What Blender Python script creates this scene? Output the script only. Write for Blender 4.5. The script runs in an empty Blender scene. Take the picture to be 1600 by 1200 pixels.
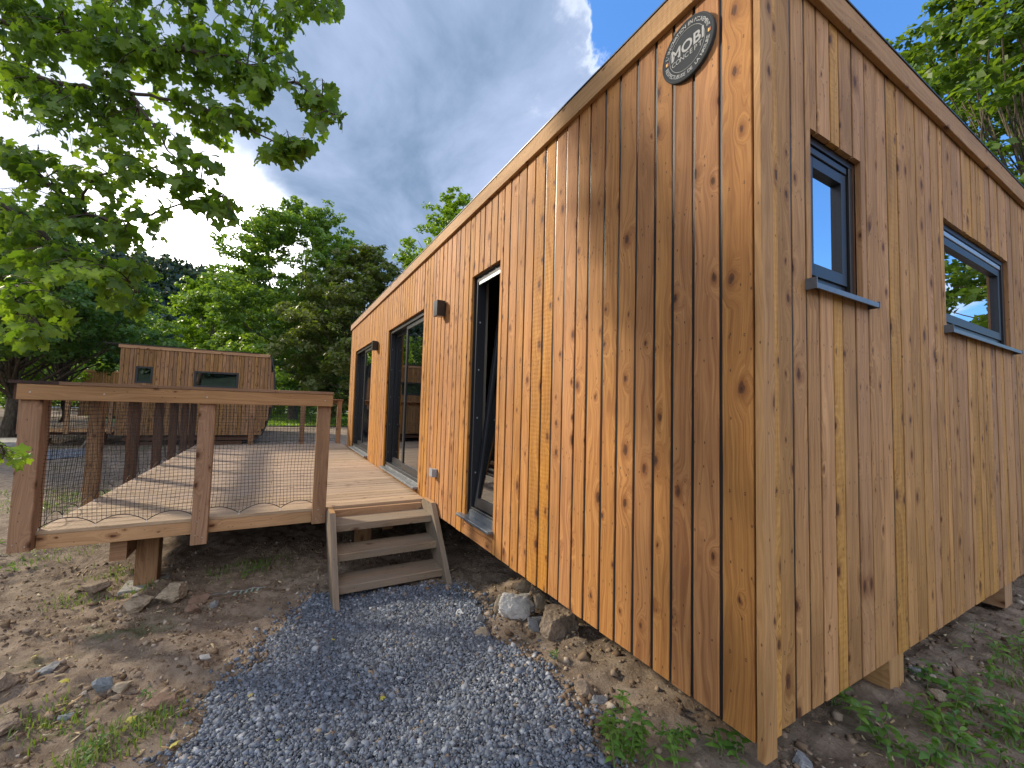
import bpy, bmesh, math, random
import numpy as np
from mathutils import Vector, Matrix

# ------------------------------------------------------------------ camera, sky, sun, exposure
S = bpy.context.scene
C = S.collection
F_PX = 648.507                      # focal length for a 1600 px wide frame
AX = np.array([[0.491055, 0.870693, 0.027523], [-0.03561, 0.051632, -0.998031], [-0.8704, 0.489108, 0.056359]])
CAM = np.array([0.809, -1.386, 1.05])
cd = bpy.data.cameras.new('camera')
cam = bpy.data.objects.new('camera', cd)
C.objects.link(cam)
cd.sensor_width = 36.0
cd.lens = F_PX / 1600 * 36
cd.clip_start = 0.05
cd.clip_end = 3000
mw = Matrix(((AX[0][0], -AX[1][0], -AX[2][0], CAM[0]), (AX[0][1], -AX[1][1], -AX[2][1], CAM[1]),
             (AX[0][2], -AX[1][2], -AX[2][2], CAM[2]), (0, 0, 0, 1)))
cam.matrix_world = mw
S.camera = cam
S.render.resolution_x = 1024
S.render.resolution_y = 768
S.view_settings.view_transform = 'Standard'
S.view_settings.look = 'None'
S.view_settings.exposure = 1.25
S.view_settings.gamma = 1
S.render.engine = 'CYCLES'

SUN_AZ = math.radians(41)           # from -X towards -Y
SUN_EL = math.radians(28)
sdir = Vector((-math.cos(SUN_EL) * math.cos(SUN_AZ), -math.cos(SUN_EL) * math.sin(SUN_AZ), math.sin(SUN_EL)))
sl = bpy.data.lights.new('sun', 'SUN')
sl.energy = 2.5
sl.angle = math.radians(4.6)
sl.color = (1.0, 0.86, 0.66)
so = bpy.data.objects.new('sun', sl)
so.rotation_euler = sdir.to_track_quat('Z', 'Y').to_euler()
C.objects.link(so)


def ray(px, py):
    return AX.T @ np.array([(px - 800) / F_PX, (py - 600) / F_PX, 1.0])


class NT:
    """small helper for writing node trees"""
    def __init__(s, tree):
        s.t = tree
        s.t.nodes.clear()

    def n(s, typ, _in=None, **kw):
        nd = s.t.nodes.new(typ)
        for k, v in kw.items():
            setattr(nd, k, v)
        if _in:
            for k, v in _in.items():
                s.set(nd, k, v)
        return nd

    def set(s, nd, k, v):
        i = nd.inputs[k]
        if isinstance(v, bpy.types.NodeSocket):
            s.t.links.new(v, i)
        elif isinstance(v, bpy.types.Node):
            s.t.links.new(v.outputs[0], i)
        else:
            if i.type == 'RGBA' and len(v) == 3:
                v = (*v, 1)
            i.default_value = v

    def m(s, op, a, b=0.0, c=0.0, clamp=False):
        nd = s.n('ShaderNodeMath', {0: a, 1: b, 2: c}, operation=op)
        nd.use_clamp = clamp
        return nd.outputs[0]

    def v(s, op, a, b=(0, 0, 0)):
        nd = s.n('ShaderNodeVectorMath', {0: a, 1: b}, operation=op)
        return nd.outputs['Value'] if op in ('DOT_PRODUCT', 'LENGTH', 'DISTANCE') else nd.outputs[0]

    def mix(s, f, a, b, mode='MIX'):
        nd = s.n('ShaderNodeMix', data_type='RGBA', blend_type=mode)
        s.set(nd, 0, f)
        s.set(nd, 6, a)
        s.set(nd, 7, b)
        return nd.outputs[2]

    def sm(s, x, a, b, lo=0.0, hi=1.0):
        nd = s.n('ShaderNodeMapRange', {'Value': x, 'From Min': a, 'From Max': b, 'To Min': lo, 'To Max': hi}, interpolation_type='SMOOTHSTEP')
        return nd.outputs[0]

    def noise(s, vec, scale, det=3, rough=.5, dist=0.0, dim='3D', out=0):
        nd = s.n('ShaderNodeTexNoise', {'Vector': vec, 'Scale': scale, 'Detail': det, 'Roughness': rough, 'Distortion': dist}, noise_dimensions=dim)
        return nd.outputs[out]

    def comb(s, x, y, z):
        return s.n('ShaderNodeCombineXYZ', {0: x, 1: y, 2: z}).outputs[0]

    def sep(s, v):
        return s.n('ShaderNodeSeparateXYZ', {0: v}).outputs

    def ramp(s, f, stops, interp='LINEAR'):
        nd = s.n('ShaderNodeValToRGB', {0: f})
        cr = nd.color_ramp
        cr.interpolation = interp
        while len(cr.elements) < len(stops):
            cr.elements.new(.5)
        for e, (p, c) in zip(cr.elements, stops):
            e.position = p
            e.color = (*c, 1)
        return nd.outputs[0]


def unit(v):
    v = np.array(v, float)
    return v / np.linalg.norm(v)


W = bpy.data.worlds.new('World')
S.world = W
W.use_nodes = True
w = NT(W.node_tree)
tc = w.n('ShaderNodeTexCoord').outputs['Generated']
sky = w.n('ShaderNodeTexSky', sky_type='NISHITA', sun_disc=False, sun_elevation=SUN_EL,
          sun_rotation=math.atan2(sdir.x, sdir.y), air_density=1.0, dust_density=0.6, ozone_density=1.5)
dirv = w.v('NORMALIZE', tc)
x, y, z = w.sep(dirv)
zz = w.m('ADD', w.m('MAXIMUM', z, 0.0), 0.16)
pv = w.comb(w.m('DIVIDE', x, zz), w.m('DIVIDE', y, zz), 3.7)
n1 = w.noise(pv, 0.85, 8, .58, .5)
n2 = w.noise(w.v('ADD', pv, (7, 3, 1)), 1.3, 9, .60, .7)
n3 = w.noise(w.v('ADD', pv, (17, 3, 5)), 0.5, 3, .5)


wob = w.noise(w.v('MULTIPLY', dirv, (1, 1, 1)), 3.2, 7, .6, .4, '3D', 1)
wdir = w.v('NORMALIZE', w.v('ADD', dirv, w.v('MULTIPLY', w.v('SUBTRACT', wob, (.5, .5, .5)), (.55, .55, .55))))


def toward(p, a, b, src=None):
    d = w.v('DOT_PRODUCT', src or dirv, tuple(p))
    return w.sm(d, math.cos(math.radians(b)), math.cos(math.radians(a)))


blue_dir = unit(ray(1420, -20))
gap_dir = unit(ray(985, 55))
glow_dir = unit(ray(325, 400))
clear = w.m('MAXIMUM', w.m('MULTIPLY', toward(blue_dir, 6, 38, wdir), w.m('ADD', .55, w.m('MULTIPLY', n2, .9))), w.m('MULTIPLY', toward(gap_dir, 0, 9, wdir), w.m('MULTIPLY', n2, 1.7)))
away = w.sm(x, -.1, .75)
rm = ray(1330, 330)
mir = toward(unit((-rm[0], rm[1], rm[2])), 12, 40)
cl = w.m('SUBTRACT', w.m('ADD', n1, .30), w.m('ADD', w.m('MULTIPLY', clear, .60), w.m('ADD', w.m('MULTIPLY', mir, .30), w.m('MULTIPLY', away, .14))))
cmask = w.sm(cl, .46, .62)
tone = w.sm(w.m('ADD', w.m('MULTIPLY', n2, .6), w.m('MULTIPLY', n3, .5)), .38, .72)
ccol = w.mix(tone, (.070, .120, .190), (.235, .285, .405))
edge = w.m('MULTIPLY', w.sm(cl, .68, .52), .7)
ccol = w.mix(edge, ccol, (.60, .62, .68))
ccol = w.mix(w.m('MULTIPLY', away, .8), ccol, (.92, .93, 1.0))
lowz = w.sm(z, .30, .05)
ccol = w.mix(w.m('MULTIPLY', lowz, .6), ccol, (.27, .33, .40))
bl = w.mix(1.0, sky, (.046, .078, .11), 'MULTIPLY')
bl = w.mix(.35, bl, (.08, .22, .56))
col = w.mix(cmask, bl, ccol)
g1 = w.m('MULTIPLY', w.m('POWER', toward(glow_dir, 0, 14, w.v('NORMALIZE', w.v('ADD', dirv, w.v('MULTIPLY', w.v('SUBTRACT', wob, (.5, .5, .5)), (.25, .25, .25))))), 2.0), 3.0)
g2 = w.m('MULTIPLY', w.m('POWER', toward(unit(ray(110, 260)), 0, 20), 2.0), .35)
gl = w.m('MULTIPLY', w.m('ADD', g1, g2), w.m('ADD', .1, w.m('MULTIPLY', n2, 1.5)))
col = w.mix(1.0, col, w.comb(gl, w.m('MULTIPLY', gl, .96), w.m('MULTIPLY', gl, .93)), 'ADD')
bg = w.n('ShaderNodeBackground', {'Color': col, 'Strength': 1.0})
w.t.links.new(bg.outputs[0], w.n('ShaderNodeOutputWorld').inputs[0])

# ------------------------------------------------------------------ tagging and mesh helpers
rnd = random.Random(11)
rng = np.random.default_rng(5)


def tag(o, label=None, cat=None, group=None, kind=None):
    if label: o['label'] = label
    if cat: o['category'] = cat
    if group: o['group'] = group
    if kind: o['kind'] = kind
    return o


def thing(name, label, cat, loc=(0, 0, 0), group=None):
    o = bpy.data.objects.new(name, None)
    o.location = loc
    C.objects.link(o)
    return tag(o, label, cat, group)


def link(name, me, mat, parent=None):
    o = bpy.data.objects.new(name, me)
    if mat is not None:
        me.materials.append(mat)
    C.objects.link(o)
    if parent is not None:
        o.parent = parent
        o.matrix_parent_inverse = Matrix.Translation(-parent.location)
    return o


class MB:
    """collects faces; build() links them as one mesh object. uv = (u, v) metres, uv2 = (seed, u over width)"""
    def __init__(s):
        s.vs, s.fs, s.uv, s.uv2 = [], [], [], []

    def face(s, pts, uv=None, uv2=None):
        b = len(s.vs)
        s.vs += [tuple(p) for p in pts]
        s.fs.append(tuple(range(b, b + len(pts))))
        s.uv += uv or [(p[0], p[2]) for p in pts]
        s.uv2 += uv2 if isinstance(uv2, list) else [(uv2 or 0.0, 2.0)] * len(pts)

    def plank(s, p0, p1, wd, td, w, t, seg=1, jit=0.0, cham=.002, seed=None, jr=None):
        """board from p0 to p1 (centre line), wd/td = unit width and thickness directions; +td is the face"""
        p0, p1, wd, td = (np.array(a, float) for a in (p0, p1, wd, td))
        seed = rnd.random() if seed is None else seed
        L = np.linalg.norm(p1 - p0)
        d = (p1 - p0) / L
        c = min(cham, w * .3, t * .3)
        prof = [(-w / 2, -t / 2 + 0), (-w / 2, t / 2 - c), (-w / 2 + c, t / 2), (w / 2 - c, t / 2), (w / 2, t / 2 - c), (w / 2, -t / 2)]
        us = [-t, -c * .5, 0, w, w + c * .5, w + t]
        rings = []
        for i in range(seg + 1):
            a = i / seg
            jl, jr_ = rnd.uniform(-jit, jit), rnd.uniform(-jit, jit)
            ring = []
            for (q, r) in prof:
                qq = q + (jl if q < 0 else jr_)
                ring.append(p0 + d * (L * a) + wd * qq + td * r)
            rings.append(ring)
        flip = np.dot(np.cross(wd, td), d) > 0
        for i in range(seg):
            v0, v1 = L * i / seg, L * (i + 1) / seg
            for k in range(6):
                k2 = (k + 1) % 6
                u0, u1 = us[k], us[k2] if k < 5 else us[5] + w
                if k == 5:
                    u0 = us[5]
                f = [rings[i][k], rings[i][k2], rings[i + 1][k2], rings[i + 1][k]]
                uv = [(u0, v0), (u1, v0), (u1, v1), (u0, v1)]
                un = [(seed, a) for a in ((.02, .98, .98, .02) if k == 2 else (2, 2, 2, 2))]
                if flip:
                    f, uv, un = f[::-1], uv[::-1], un[::-1]
                s.face(f, uv, un)
        for ring, fl in ((rings[0], not flip), (rings[-1], flip)):
            f = list(ring)
            uv = [((q + w) * 1.0, 20 + r * .3) for q, r in prof]
            if not fl:
                f, uv = f[::-1], uv[::-1]
            s.face(f[::-1], uv[::-1], seed)

    def box(s, a, b, grain='z', seed=None, cham=.002):
        """axis aligned box as a plank along its grain"""
        a, b = np.minimum(a, b).astype(float), np.maximum(a, b).astype(float)
        c = (a + b) / 2
        ex = np.eye(3)
        g = 'xyz'.index(grain)
        o = [i for i in range(3) if i != g]
        if b[o[0]] - a[o[0]] < b[o[1]] - a[o[1]]:
            o = o[::-1]
        p0, p1 = c.copy(), c.copy()
        p0[g], p1[g] = a[g], b[g]
        s.plank(p0, p1, ex[o[0]], ex[o[1]], b[o[0]] - a[o[0]], b[o[1]] - a[o[1]], cham=cham, seed=seed)

    def tube(s, pts, rad, n=6, seed=0.0, cap=False):
        pts = [np.array(p, float) for p in pts]
        rad = [rad] * len(pts) if np.isscalar(rad) else rad
        rings = []
        up = np.array([0, 0, 1.0])
        acc = [0.0]
        for i, p in enumerate(pts):
            d = pts[min(i + 1, len(pts) - 1)] - pts[max(i - 1, 0)]
            d = d / (np.linalg.norm(d) + 1e-9)
            a = np.cross(d, up)
            if np.linalg.norm(a) < .05:
                a = np.cross(d, [1, 0, 0])
            a /= np.linalg.norm(a)
            b = np.cross(d, a)
            rings.append([p + rad[i] * (math.cos(2 * math.pi * k / n) * a + math.sin(2 * math.pi * k / n) * b) for k in range(n)])
            if i: acc.append(acc[-1] + np.linalg.norm(p - pts[i - 1]))
        for i in range(len(pts) - 1):
            for k in range(n):
                k2 = (k + 1) % n
                u0, u1 = k / n * 6.28 * rad[i], (k + 1) / n * 6.28 * rad[i]
                s.face([rings[i][k], rings[i + 1][k], rings[i + 1][k2], rings[i][k2]],
                       [(u0, acc[i]), (u0, acc[i + 1]), (u1, acc[i + 1]), (u1, acc[i])], seed)
        if cap:
            s.face(rings[0][::1], None, seed)
            s.face(rings[-1][::-1], None, seed)

    def build(s, name, mat, parent=None, smooth=False):
        me = bpy.data.meshes.new(name)
        me.from_pydata(s.vs, [], s.fs)
        for nm, d in (('UVMap', s.uv), ('seed', s.uv2)):
            l = me.uv_layers.new(name=nm)
            l.data.foreach_set('uv', np.array(d, dtype=np.float32).ravel())
        if smooth:
            me.polygons.foreach_set('use_smooth', [True] * len(me.polygons))
            bm = bmesh.new(); bm.from_mesh(me)
            bmesh.ops.remove_doubles(bm, verts=bm.verts, dist=1e-5)
            bm.to_mesh(me); bm.free()
        return link(name, me, mat, parent)


def np_mesh(name, V, Fc, uv2=None, smooth=False):
    """V (n,3); Fc (m,k) equal sized faces; uv2 (m,2) one value per face"""
    me = bpy.data.meshes.new(name)
    V = np.ascontiguousarray(V, dtype=np.float32)
    Fc = np.ascontiguousarray(Fc, dtype=np.int32)
    m, k = Fc.shape
    me.vertices.add(len(V)); me.vertices.foreach_set('co', V.ravel())
    me.loops.add(m * k); me.loops.foreach_set('vertex_index', Fc.ravel())
    me.polygons.add(m)
    me.polygons.foreach_set('loop_start', np.arange(0, m * k, k, dtype=np.int32))
    me.polygons.foreach_set('loop_total', np.full(m, k, dtype=np.int32))
    if smooth:
        me.polygons.foreach_set('use_smooth', np.ones(m, dtype=bool))
    if uv2 is not None:
        l = me.uv_layers.new(name='seed')
        l.data.foreach_set('uv', np.repeat(uv2.astype(np.float32), k, axis=0).ravel())
    me.update(calc_edges=True)
    return me


# ------------------------------------------------------------------ materials
def new_mat(name):
    m = bpy.data.materials.new(name)
    m.use_nodes = True
    return m, NT(m.node_tree)


def finish(w, bsdf):
    w.t.links.new(bsdf.outputs[0], w.n('ShaderNodeOutputMaterial').inputs[0])


def wood(name, light, dark, var=.35, knot=.5, grey=.0, nails=True, rough=.62, bump=.9, greycol=(.30, .26, .22), blotch=.35):
    m, w = new_mat(name)
    u, v, _ = w.sep(w.n('ShaderNodeUVMap', uv_map='UVMap').outputs[0])
    seed, un, _ = w.sep(w.n('ShaderNodeUVMap', uv_map='seed').outputs[0])
    s10 = w.m('MULTIPLY', seed, 37.0)
    r1 = w.n('ShaderNodeTexWhiteNoise', {'W': w.m('MULTIPLY', seed, 91.7)}, noise_dimensions='1D').outputs[0]
    r2 = w.n('ShaderNodeTexWhiteNoise', {'W': w.m('ADD', w.m('MULTIPLY', seed, 53.1), 4.0)}, noise_dimensions='1D').outputs[0]
    # knots
    kv = w.comb(w.m('ADD', w.m('MULTIPLY', u, 9.0), s10), w.m('ADD', w.m('MULTIPLY', v, 5.0), w.m('MULTIPLY', seed, 71.0)), 0.0)
    kw = w.v('ADD', kv, w.n('ShaderNodeVectorMath', {0: w.noise(kv, 6.0, 3, .6, 0, '3D', 1), 1: (.13, .13, 0)}, operation='MULTIPLY').outputs[0])
    vor = w.n('ShaderNodeTexVoronoi', {'Vector': kw, 'Scale': 1.0, 'Randomness': .95}, voronoi_dimensions='2D')
    d = vor.outputs['Distance']
    cr, cg, cb = w.sep(vor.outputs['Color'])
    keep = w.sm(cr, 1 - knot, 1 - knot + .02)
    size = w.m('ADD', .045, w.m('MULTIPLY', w.m('POWER', cg, 1.6), .12))
    dn = w.m('DIVIDE', d, size)
    core = w.m('MULTIPLY', w.sm(dn, .95, .62), keep)
    halo = w.m('MULTIPLY', w.sm(dn, 2.4, .7), keep)
    warp = w.m('MULTIPLY', w.sm(dn, 5.0, .3), keep)
    # grain
    n_big = w.noise(w.comb(w.m('MULTIPLY', u, 9.0), w.m('MULTIPLY', v, 1.3), s10), 1.0, 2)
    g = w.m('ADD', w.m('MULTIPLY', u, 16.0), w.m('ADD', w.m('MULTIPLY', n_big, 2.6), w.m('MULTIPLY', warp, 1.1)))
    ring = w.m('ABSOLUTE', w.m('SINE', w.m('MULTIPLY', g, 6.3)))
    fine = w.noise(w.comb(w.m('MULTIPLY', g, 10.0), w.m('MULTIPLY', v, 3.2), s10), 1.0, 5, .68)
    streak = w.noise(w.comb(w.m('MULTIPLY', g, 3.2), w.m('MULTIPLY', v, 1.0), s10), 1.0, 3, .55)
    t = w.m('ADD', w.m('MULTIPLY', w.sm(ring, .5, 1.0), .13), w.m('ADD', w.m('MULTIPLY', w.sm(fine, .38, .64), .50), w.m('MULTIPLY', w.sm(streak, .40, .62), .42)), clamp=True)
    col = w.mix(t, tuple(min(1, c * 1.05) for c in light), dark)
    hs = w.n('ShaderNodeHueSaturation', {'Hue': w.m('ADD', .5, w.m('MULTIPLY', w.m('SUBTRACT', r2, .5), .011)),
             'Saturation': w.m('ADD', 1.0, w.m('MULTIPLY', w.m('SUBTRACT', r2, .5), .18)),
             'Value': w.m('ADD', 1.0, w.m('MULTIPLY', w.m('SUBTRACT', r1, .5), var * 2)), 'Color': col}).outputs[0]
    bl = w.noise(w.comb(w.m('MULTIPLY', u, 5.0), w.m('MULTIPLY', v, 1.6), w.m('ADD', s10, 5.0)), 1.0, 4, .6)
    hs = w.mix(w.m('MULTIPLY', w.sm(bl, .45, .75), blotch), hs, tuple(c * .55 for c in dark))
    if grey:
        gn = w.noise(w.comb(w.m('MULTIPLY', u, 12.0), w.m('MULTIPLY', v, 2.0), s10), 1.0, 4, .6)
        hs = w.mix(w.m('MULTIPLY', w.sm(gn, .25, .75), grey), hs, greycol)
    hs = w.mix(w.m('MULTIPLY', halo, .65), hs, (dark[0] * .62, dark[1] * .5, dark[2] * .45))
    hs = w.mix(w.m('MULTIPLY', core, .85), hs, w.mix(w.sm(dn, .5, .15), (.085, .030, .012), (.03, .012, .006)))
    sp = w.n('ShaderNodeTexVoronoi', {'Vector': w.comb(w.m('ADD', w.m('MULTIPLY', u, 26.0), s10), w.m('MULTIPLY', v, 14.0), 0.0), 'Scale': 1.0}, voronoi_dimensions='2D')
    spr = w.sep(sp.outputs['Color'])[0]
    spk = w.m('MULTIPLY', w.sm(sp.outputs['Distance'], .10, .05), w.sm(spr, .84, .86))
    hs = w.mix(w.m('MULTIPLY', spk, .75), hs, (.05, .02, .01))
    h = w.m('ADD', w.m('MULTIPLY', fine, .6), w.m('MULTIPLY', core, -.8))
    saw = w.m('MULTIPLY', w.m('SINE', w.m('ADD', w.m('MULTIPLY', v, 230.0), w.m('MULTIPLY', w.noise(w.comb(w.m('MULTIPLY', u, 8.0), w.m('MULTIPLY', v, 9.0), s10), 1.0, 2), 9.0))), w.sm(r2, .72, .80))
    h = w.m('ADD', h, w.m('MULTIPLY', saw, .16))
    if nails:
        vm = w.m('ABSOLUTE', w.m('SUBTRACT', w.m('FRACT', w.m('ADD', w.m('DIVIDE', v, .54), .05)), .5))
        nu = w.m('ABSOLUTE', w.m('SUBTRACT', w.m('ABSOLUTE', w.m('SUBTRACT', un, .5)), w.m('ADD', .2, w.m('MULTIPLY', r1, .1))))
        nd = w.m('SQRT', w.m('ADD', w.m('POWER', w.m('MULTIPLY', nu, .105), 2.0), w.m('POWER', w.m('MULTIPLY', w.m('SUBTRACT', vm, w.m('MULTIPLY', r2, .012)), .54), 2.0)))
        nk = w.sm(nd, .0034, .0018)
        hs = w.mix(nk, hs, (.03, .02, .015))
    b = w.n('ShaderNodeBump', {'Strength': bump, 'Distance': .0022, 'Height': h})
    p = w.n('ShaderNodeBsdfPrincipled', {'Base Color': hs, 'Roughness': w.m('ADD', rough, w.m('MULTIPLY', fine, .15)), 'Normal': b, 'Specular IOR Level': .35})
    finish(w, p)
    return m


M_clad = wood('larch_cladding', (.48, .228, .062), (.29, .112, .027), var=.13, knot=.50)
M_clad2 = wood('larch_cladding_pale', (.46, .252, .092), (.27, .132, .044), var=.18, knot=.50, blotch=.45)
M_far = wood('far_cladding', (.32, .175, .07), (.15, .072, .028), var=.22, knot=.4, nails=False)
M_trim = wood('trim_wood', (.41, .238, .115), (.28, .150, .066), var=.12, knot=.25, nails=False)
M_batten = wood('batten_wood', (.46, .262, .108), (.30, .155, .058), var=.05, knot=.4, nails=False)
M_deck = wood('deck_wood', (.43, .318, .222), (.29, .200, .132), var=.14, knot=.3, nails=False, blotch=.18)
M_rail = wood('rail_wood', (.33, .195, .105), (.20, .108, .054), var=.16, knot=.4, nails=False, blotch=.35)
M_joist = wood('joist_wood', (.44, .27, .13), (.31, .17, .075), var=.15, knot=.45, nails=False)
M_stair = wood('weathered_stair', (.25, .185, .125), (.14, .098, .062), var=.12, knot=.15, nails=False, grey=.7, greycol=(.185, .165, .14))
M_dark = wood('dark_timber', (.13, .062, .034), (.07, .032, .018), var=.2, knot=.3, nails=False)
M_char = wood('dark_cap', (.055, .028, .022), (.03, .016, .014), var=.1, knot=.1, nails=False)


def simple(name, col, rough=.5, metal=0.0, noise=0.0, scale=30, bump=0.0, spec=.5):
    m, w = new_mat(name)
    c = col
    co = w.n('ShaderNodeTexCoord').outputs['Object']
    nz = w.noise(co, scale, 4, .6)
    if noise:
        c = w.mix(w.sm(nz, .3, .7), tuple(k * (1 - noise) for k in col), tuple(min(1, k * (1 + noise)) for k in col))
    d = {'Base Color': c, 'Roughness': w.m('ADD', rough, w.m('MULTIPLY', w.m('SUBTRACT', nz, .5), .15)), 'Metallic': metal, 'Specular IOR Level': spec}
    if bump:
        d['Normal'] = w.n('ShaderNodeBump', {'Strength': bump, 'Distance': .01, 'Height': nz})
    finish(w, w.n('ShaderNodeBsdfPrincipled', d))
    return m


M_alu = simple('anthracite_aluminium', (.017, .020, .025), .38, 0, .1, 60)
M_sill = simple('grey_sill', (.13, .15, .175), .35, .3, .12, 25)
M_sillg = simple('deck_sill', (.16, .17, .18), .45, .2, .3, 14)
M_black = simple('membrane_and_shade_black', (.012, .013, .015), .4)
M_lamp = simple('lamp_black', (.015, .015, .016), .35, 0, .1)
M_greyp = simple('grey_plastic', (.28, .30, .33), .5)
M_white = simple('white_plastic', (.75, .75, .73), .4)
M_track = simple('brushed_profile', (.50, .52, .54), .35, .8)
M_inner = simple('interior_wall', (.30, .27, .23), .8, 0, .1, 3)
M_floorin = simple('interior_floor', (.20, .13, .08), .5, 0, .2, 6)
M_curtain = simple('curtain_fabric', (.55, .50, .47), .9, 0, .08, 12)
M_steel = simple('screw_steel', (.5, .5, .48), .4, .8)
M_sign = simple('sign_face', (.048, .056, .063), .8, 0, .06, 12, spec=.15)
M_signrim = simple('sign_rim', (.11, .115, .12), .8, spec=.1)
M_signtxt = simple('sign_lettering', (.42, .43, .43), .8, spec=.1)
M_yel = simple('sign_yellow', (.75, .42, .06), .5)
M_red = simple('sign_red', (.45, .10, .05), .5)
M_cord = simple('net_cord', (.012, .012, .013), .7)
M_net = simple('net_thread', (.015, .013, .012), .8)
M_conc = simple('concrete', (.27, .27, .265), .9, 0, .25, 9, .4)
M_bark = None


def glass_mat(name, tint, refl, rough=0.0):
    m, w = new_mat(name)
    fr = w.n('ShaderNodeFresnel', {'IOR': 1.5}).outputs[0]
    f = w.m('MAXIMUM', w.m('MULTIPLY', fr, 1.7, clamp=True), refl)
    gn = w.n('ShaderNodeTexCoord').outputs['Object']
    b = w.n('ShaderNodeBump', {'Strength': .02, 'Distance': .02, 'Height': w.noise(gn, 2.0, 1)})
    tr = w.n('ShaderNodeBsdfTransparent', {'Color': tint})
    g = w.n('ShaderNodeBsdfGlossy', {'Color': (.95, .97, 1), 'Roughness': rough, 'Normal': b})
    finish(w, w.n('ShaderNodeMixShader', {0: f, 1: tr, 2: g}))
    return m


M_glass = glass_mat('window_glass', (.38, .42, .42), .24)
M_glassr = glass_mat('coated_glass', (.35, .40, .40), .78)


def leaf_mat(name, c1, c2, c3, trans=.55, rough=.45):
    """c1 dark, c2 mid, c3 light; one random value per leaf"""
    m, w = new_mat(name)
    s, r, _ = w.sep(w.n('ShaderNodeUVMap', uv_map='seed').outputs[0])
    col = w.ramp(s, [(0, c1), (.5, c2), (1, c3)])
    tcol = w.mix(.65, w.mix(1.0, col, (1.9, 2.1, .7), 'MULTIPLY'), w.ramp(r, [(0, (.13, .22, .010)), (1, (.33, .46, .016))]))
    d = w.n('ShaderNodeBsdfPrincipled', {'Base Color': col, 'Roughness': rough, 'Specular IOR Level': .4})
    t = w.n('ShaderNodeBsdfTranslucent', {'Color': tcol})
    finish(w, w.n('ShaderNodeMixShader', {0: trans, 1: d, 2: t}))
    return m


L_maple = leaf_mat('maple_leaf', (0.057, 0.126, 0.028), (0.099, 0.186, 0.030), (0.179, 0.282, 0.039), .55)
L_bright = leaf_mat('bright_leaf', (0.094, 0.178, 0.021), (0.160, 0.275, 0.027), (0.244, 0.373, 0.033), .5)
L_mid = leaf_mat('mid_leaf', (0.077, 0.150, 0.043), (0.132, 0.238, 0.055), (0.220, 0.334, 0.069), .42)
L_brown = leaf_mat('chestnut_leaf', (0.083, 0.099, 0.041), (0.124, 0.145, 0.053), (0.179, 0.193, 0.067), .36)
L_dark = leaf_mat('dark_leaf', (0.043, 0.102, 0.040), (0.074, 0.161, 0.048), (0.152, 0.274, 0.054), .42)
L_hill = leaf_mat('hill_leaf', (.010, .028, .026), (.017, .044, .036), (.030, .068, .046), .2)
L_right = leaf_mat('sunny_leaf', (0.048, 0.103, 0.030), (0.090, 0.162, 0.030), (0.156, 0.238, 0.035), .45)
L_weed = leaf_mat('weed_leaf', (.05, .12, .025), (.09, .20, .035), (.15, .28, .05), .40)
L_grass = leaf_mat('grass_blade', (.05, .11, .02), (.10, .17, .035), (.20, .24, .07), .35)
L_dry = leaf_mat('dry_leaf', (.40, .38, .06), (.50, .46, .08), (.30, .20, .08), .3)


def bark_mat():
    m, w = new_mat('tree_bark')
    co = w.n('ShaderNodeTexCoord').outputs['Object']
    st = w.n('ShaderNodeMapping', {'Vector': co, 'Scale': (1, 1, .25)}).outputs[0]
    n1 = w.noise(st, 18, 6, .65)
    n2 = w.noise(co, 4, 3)
    col = w.ramp(n1, [(.25, (.035, .026, .02)), (.5, (.11, .09, .07)), (.75, (.20, .17, .14))])
    col = w.mix(w.m('MULTIPLY', w.sm(n2, .5, .7), .45), col, (.09, .11, .07))
    b = w.n('ShaderNodeBump', {'Strength': .8, 'Distance': .03, 'Height': n1})
    finish(w, w.n('ShaderNodeBsdfPrincipled', {'Base Color': col, 'Roughness': .9, 'Normal': b, 'Specular IOR Level': .2}))
    return m


M_bark = bark_mat()
M_twig = simple('twig_bark', (.045, .03, .02), .8, 0, .3, 40)


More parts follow.
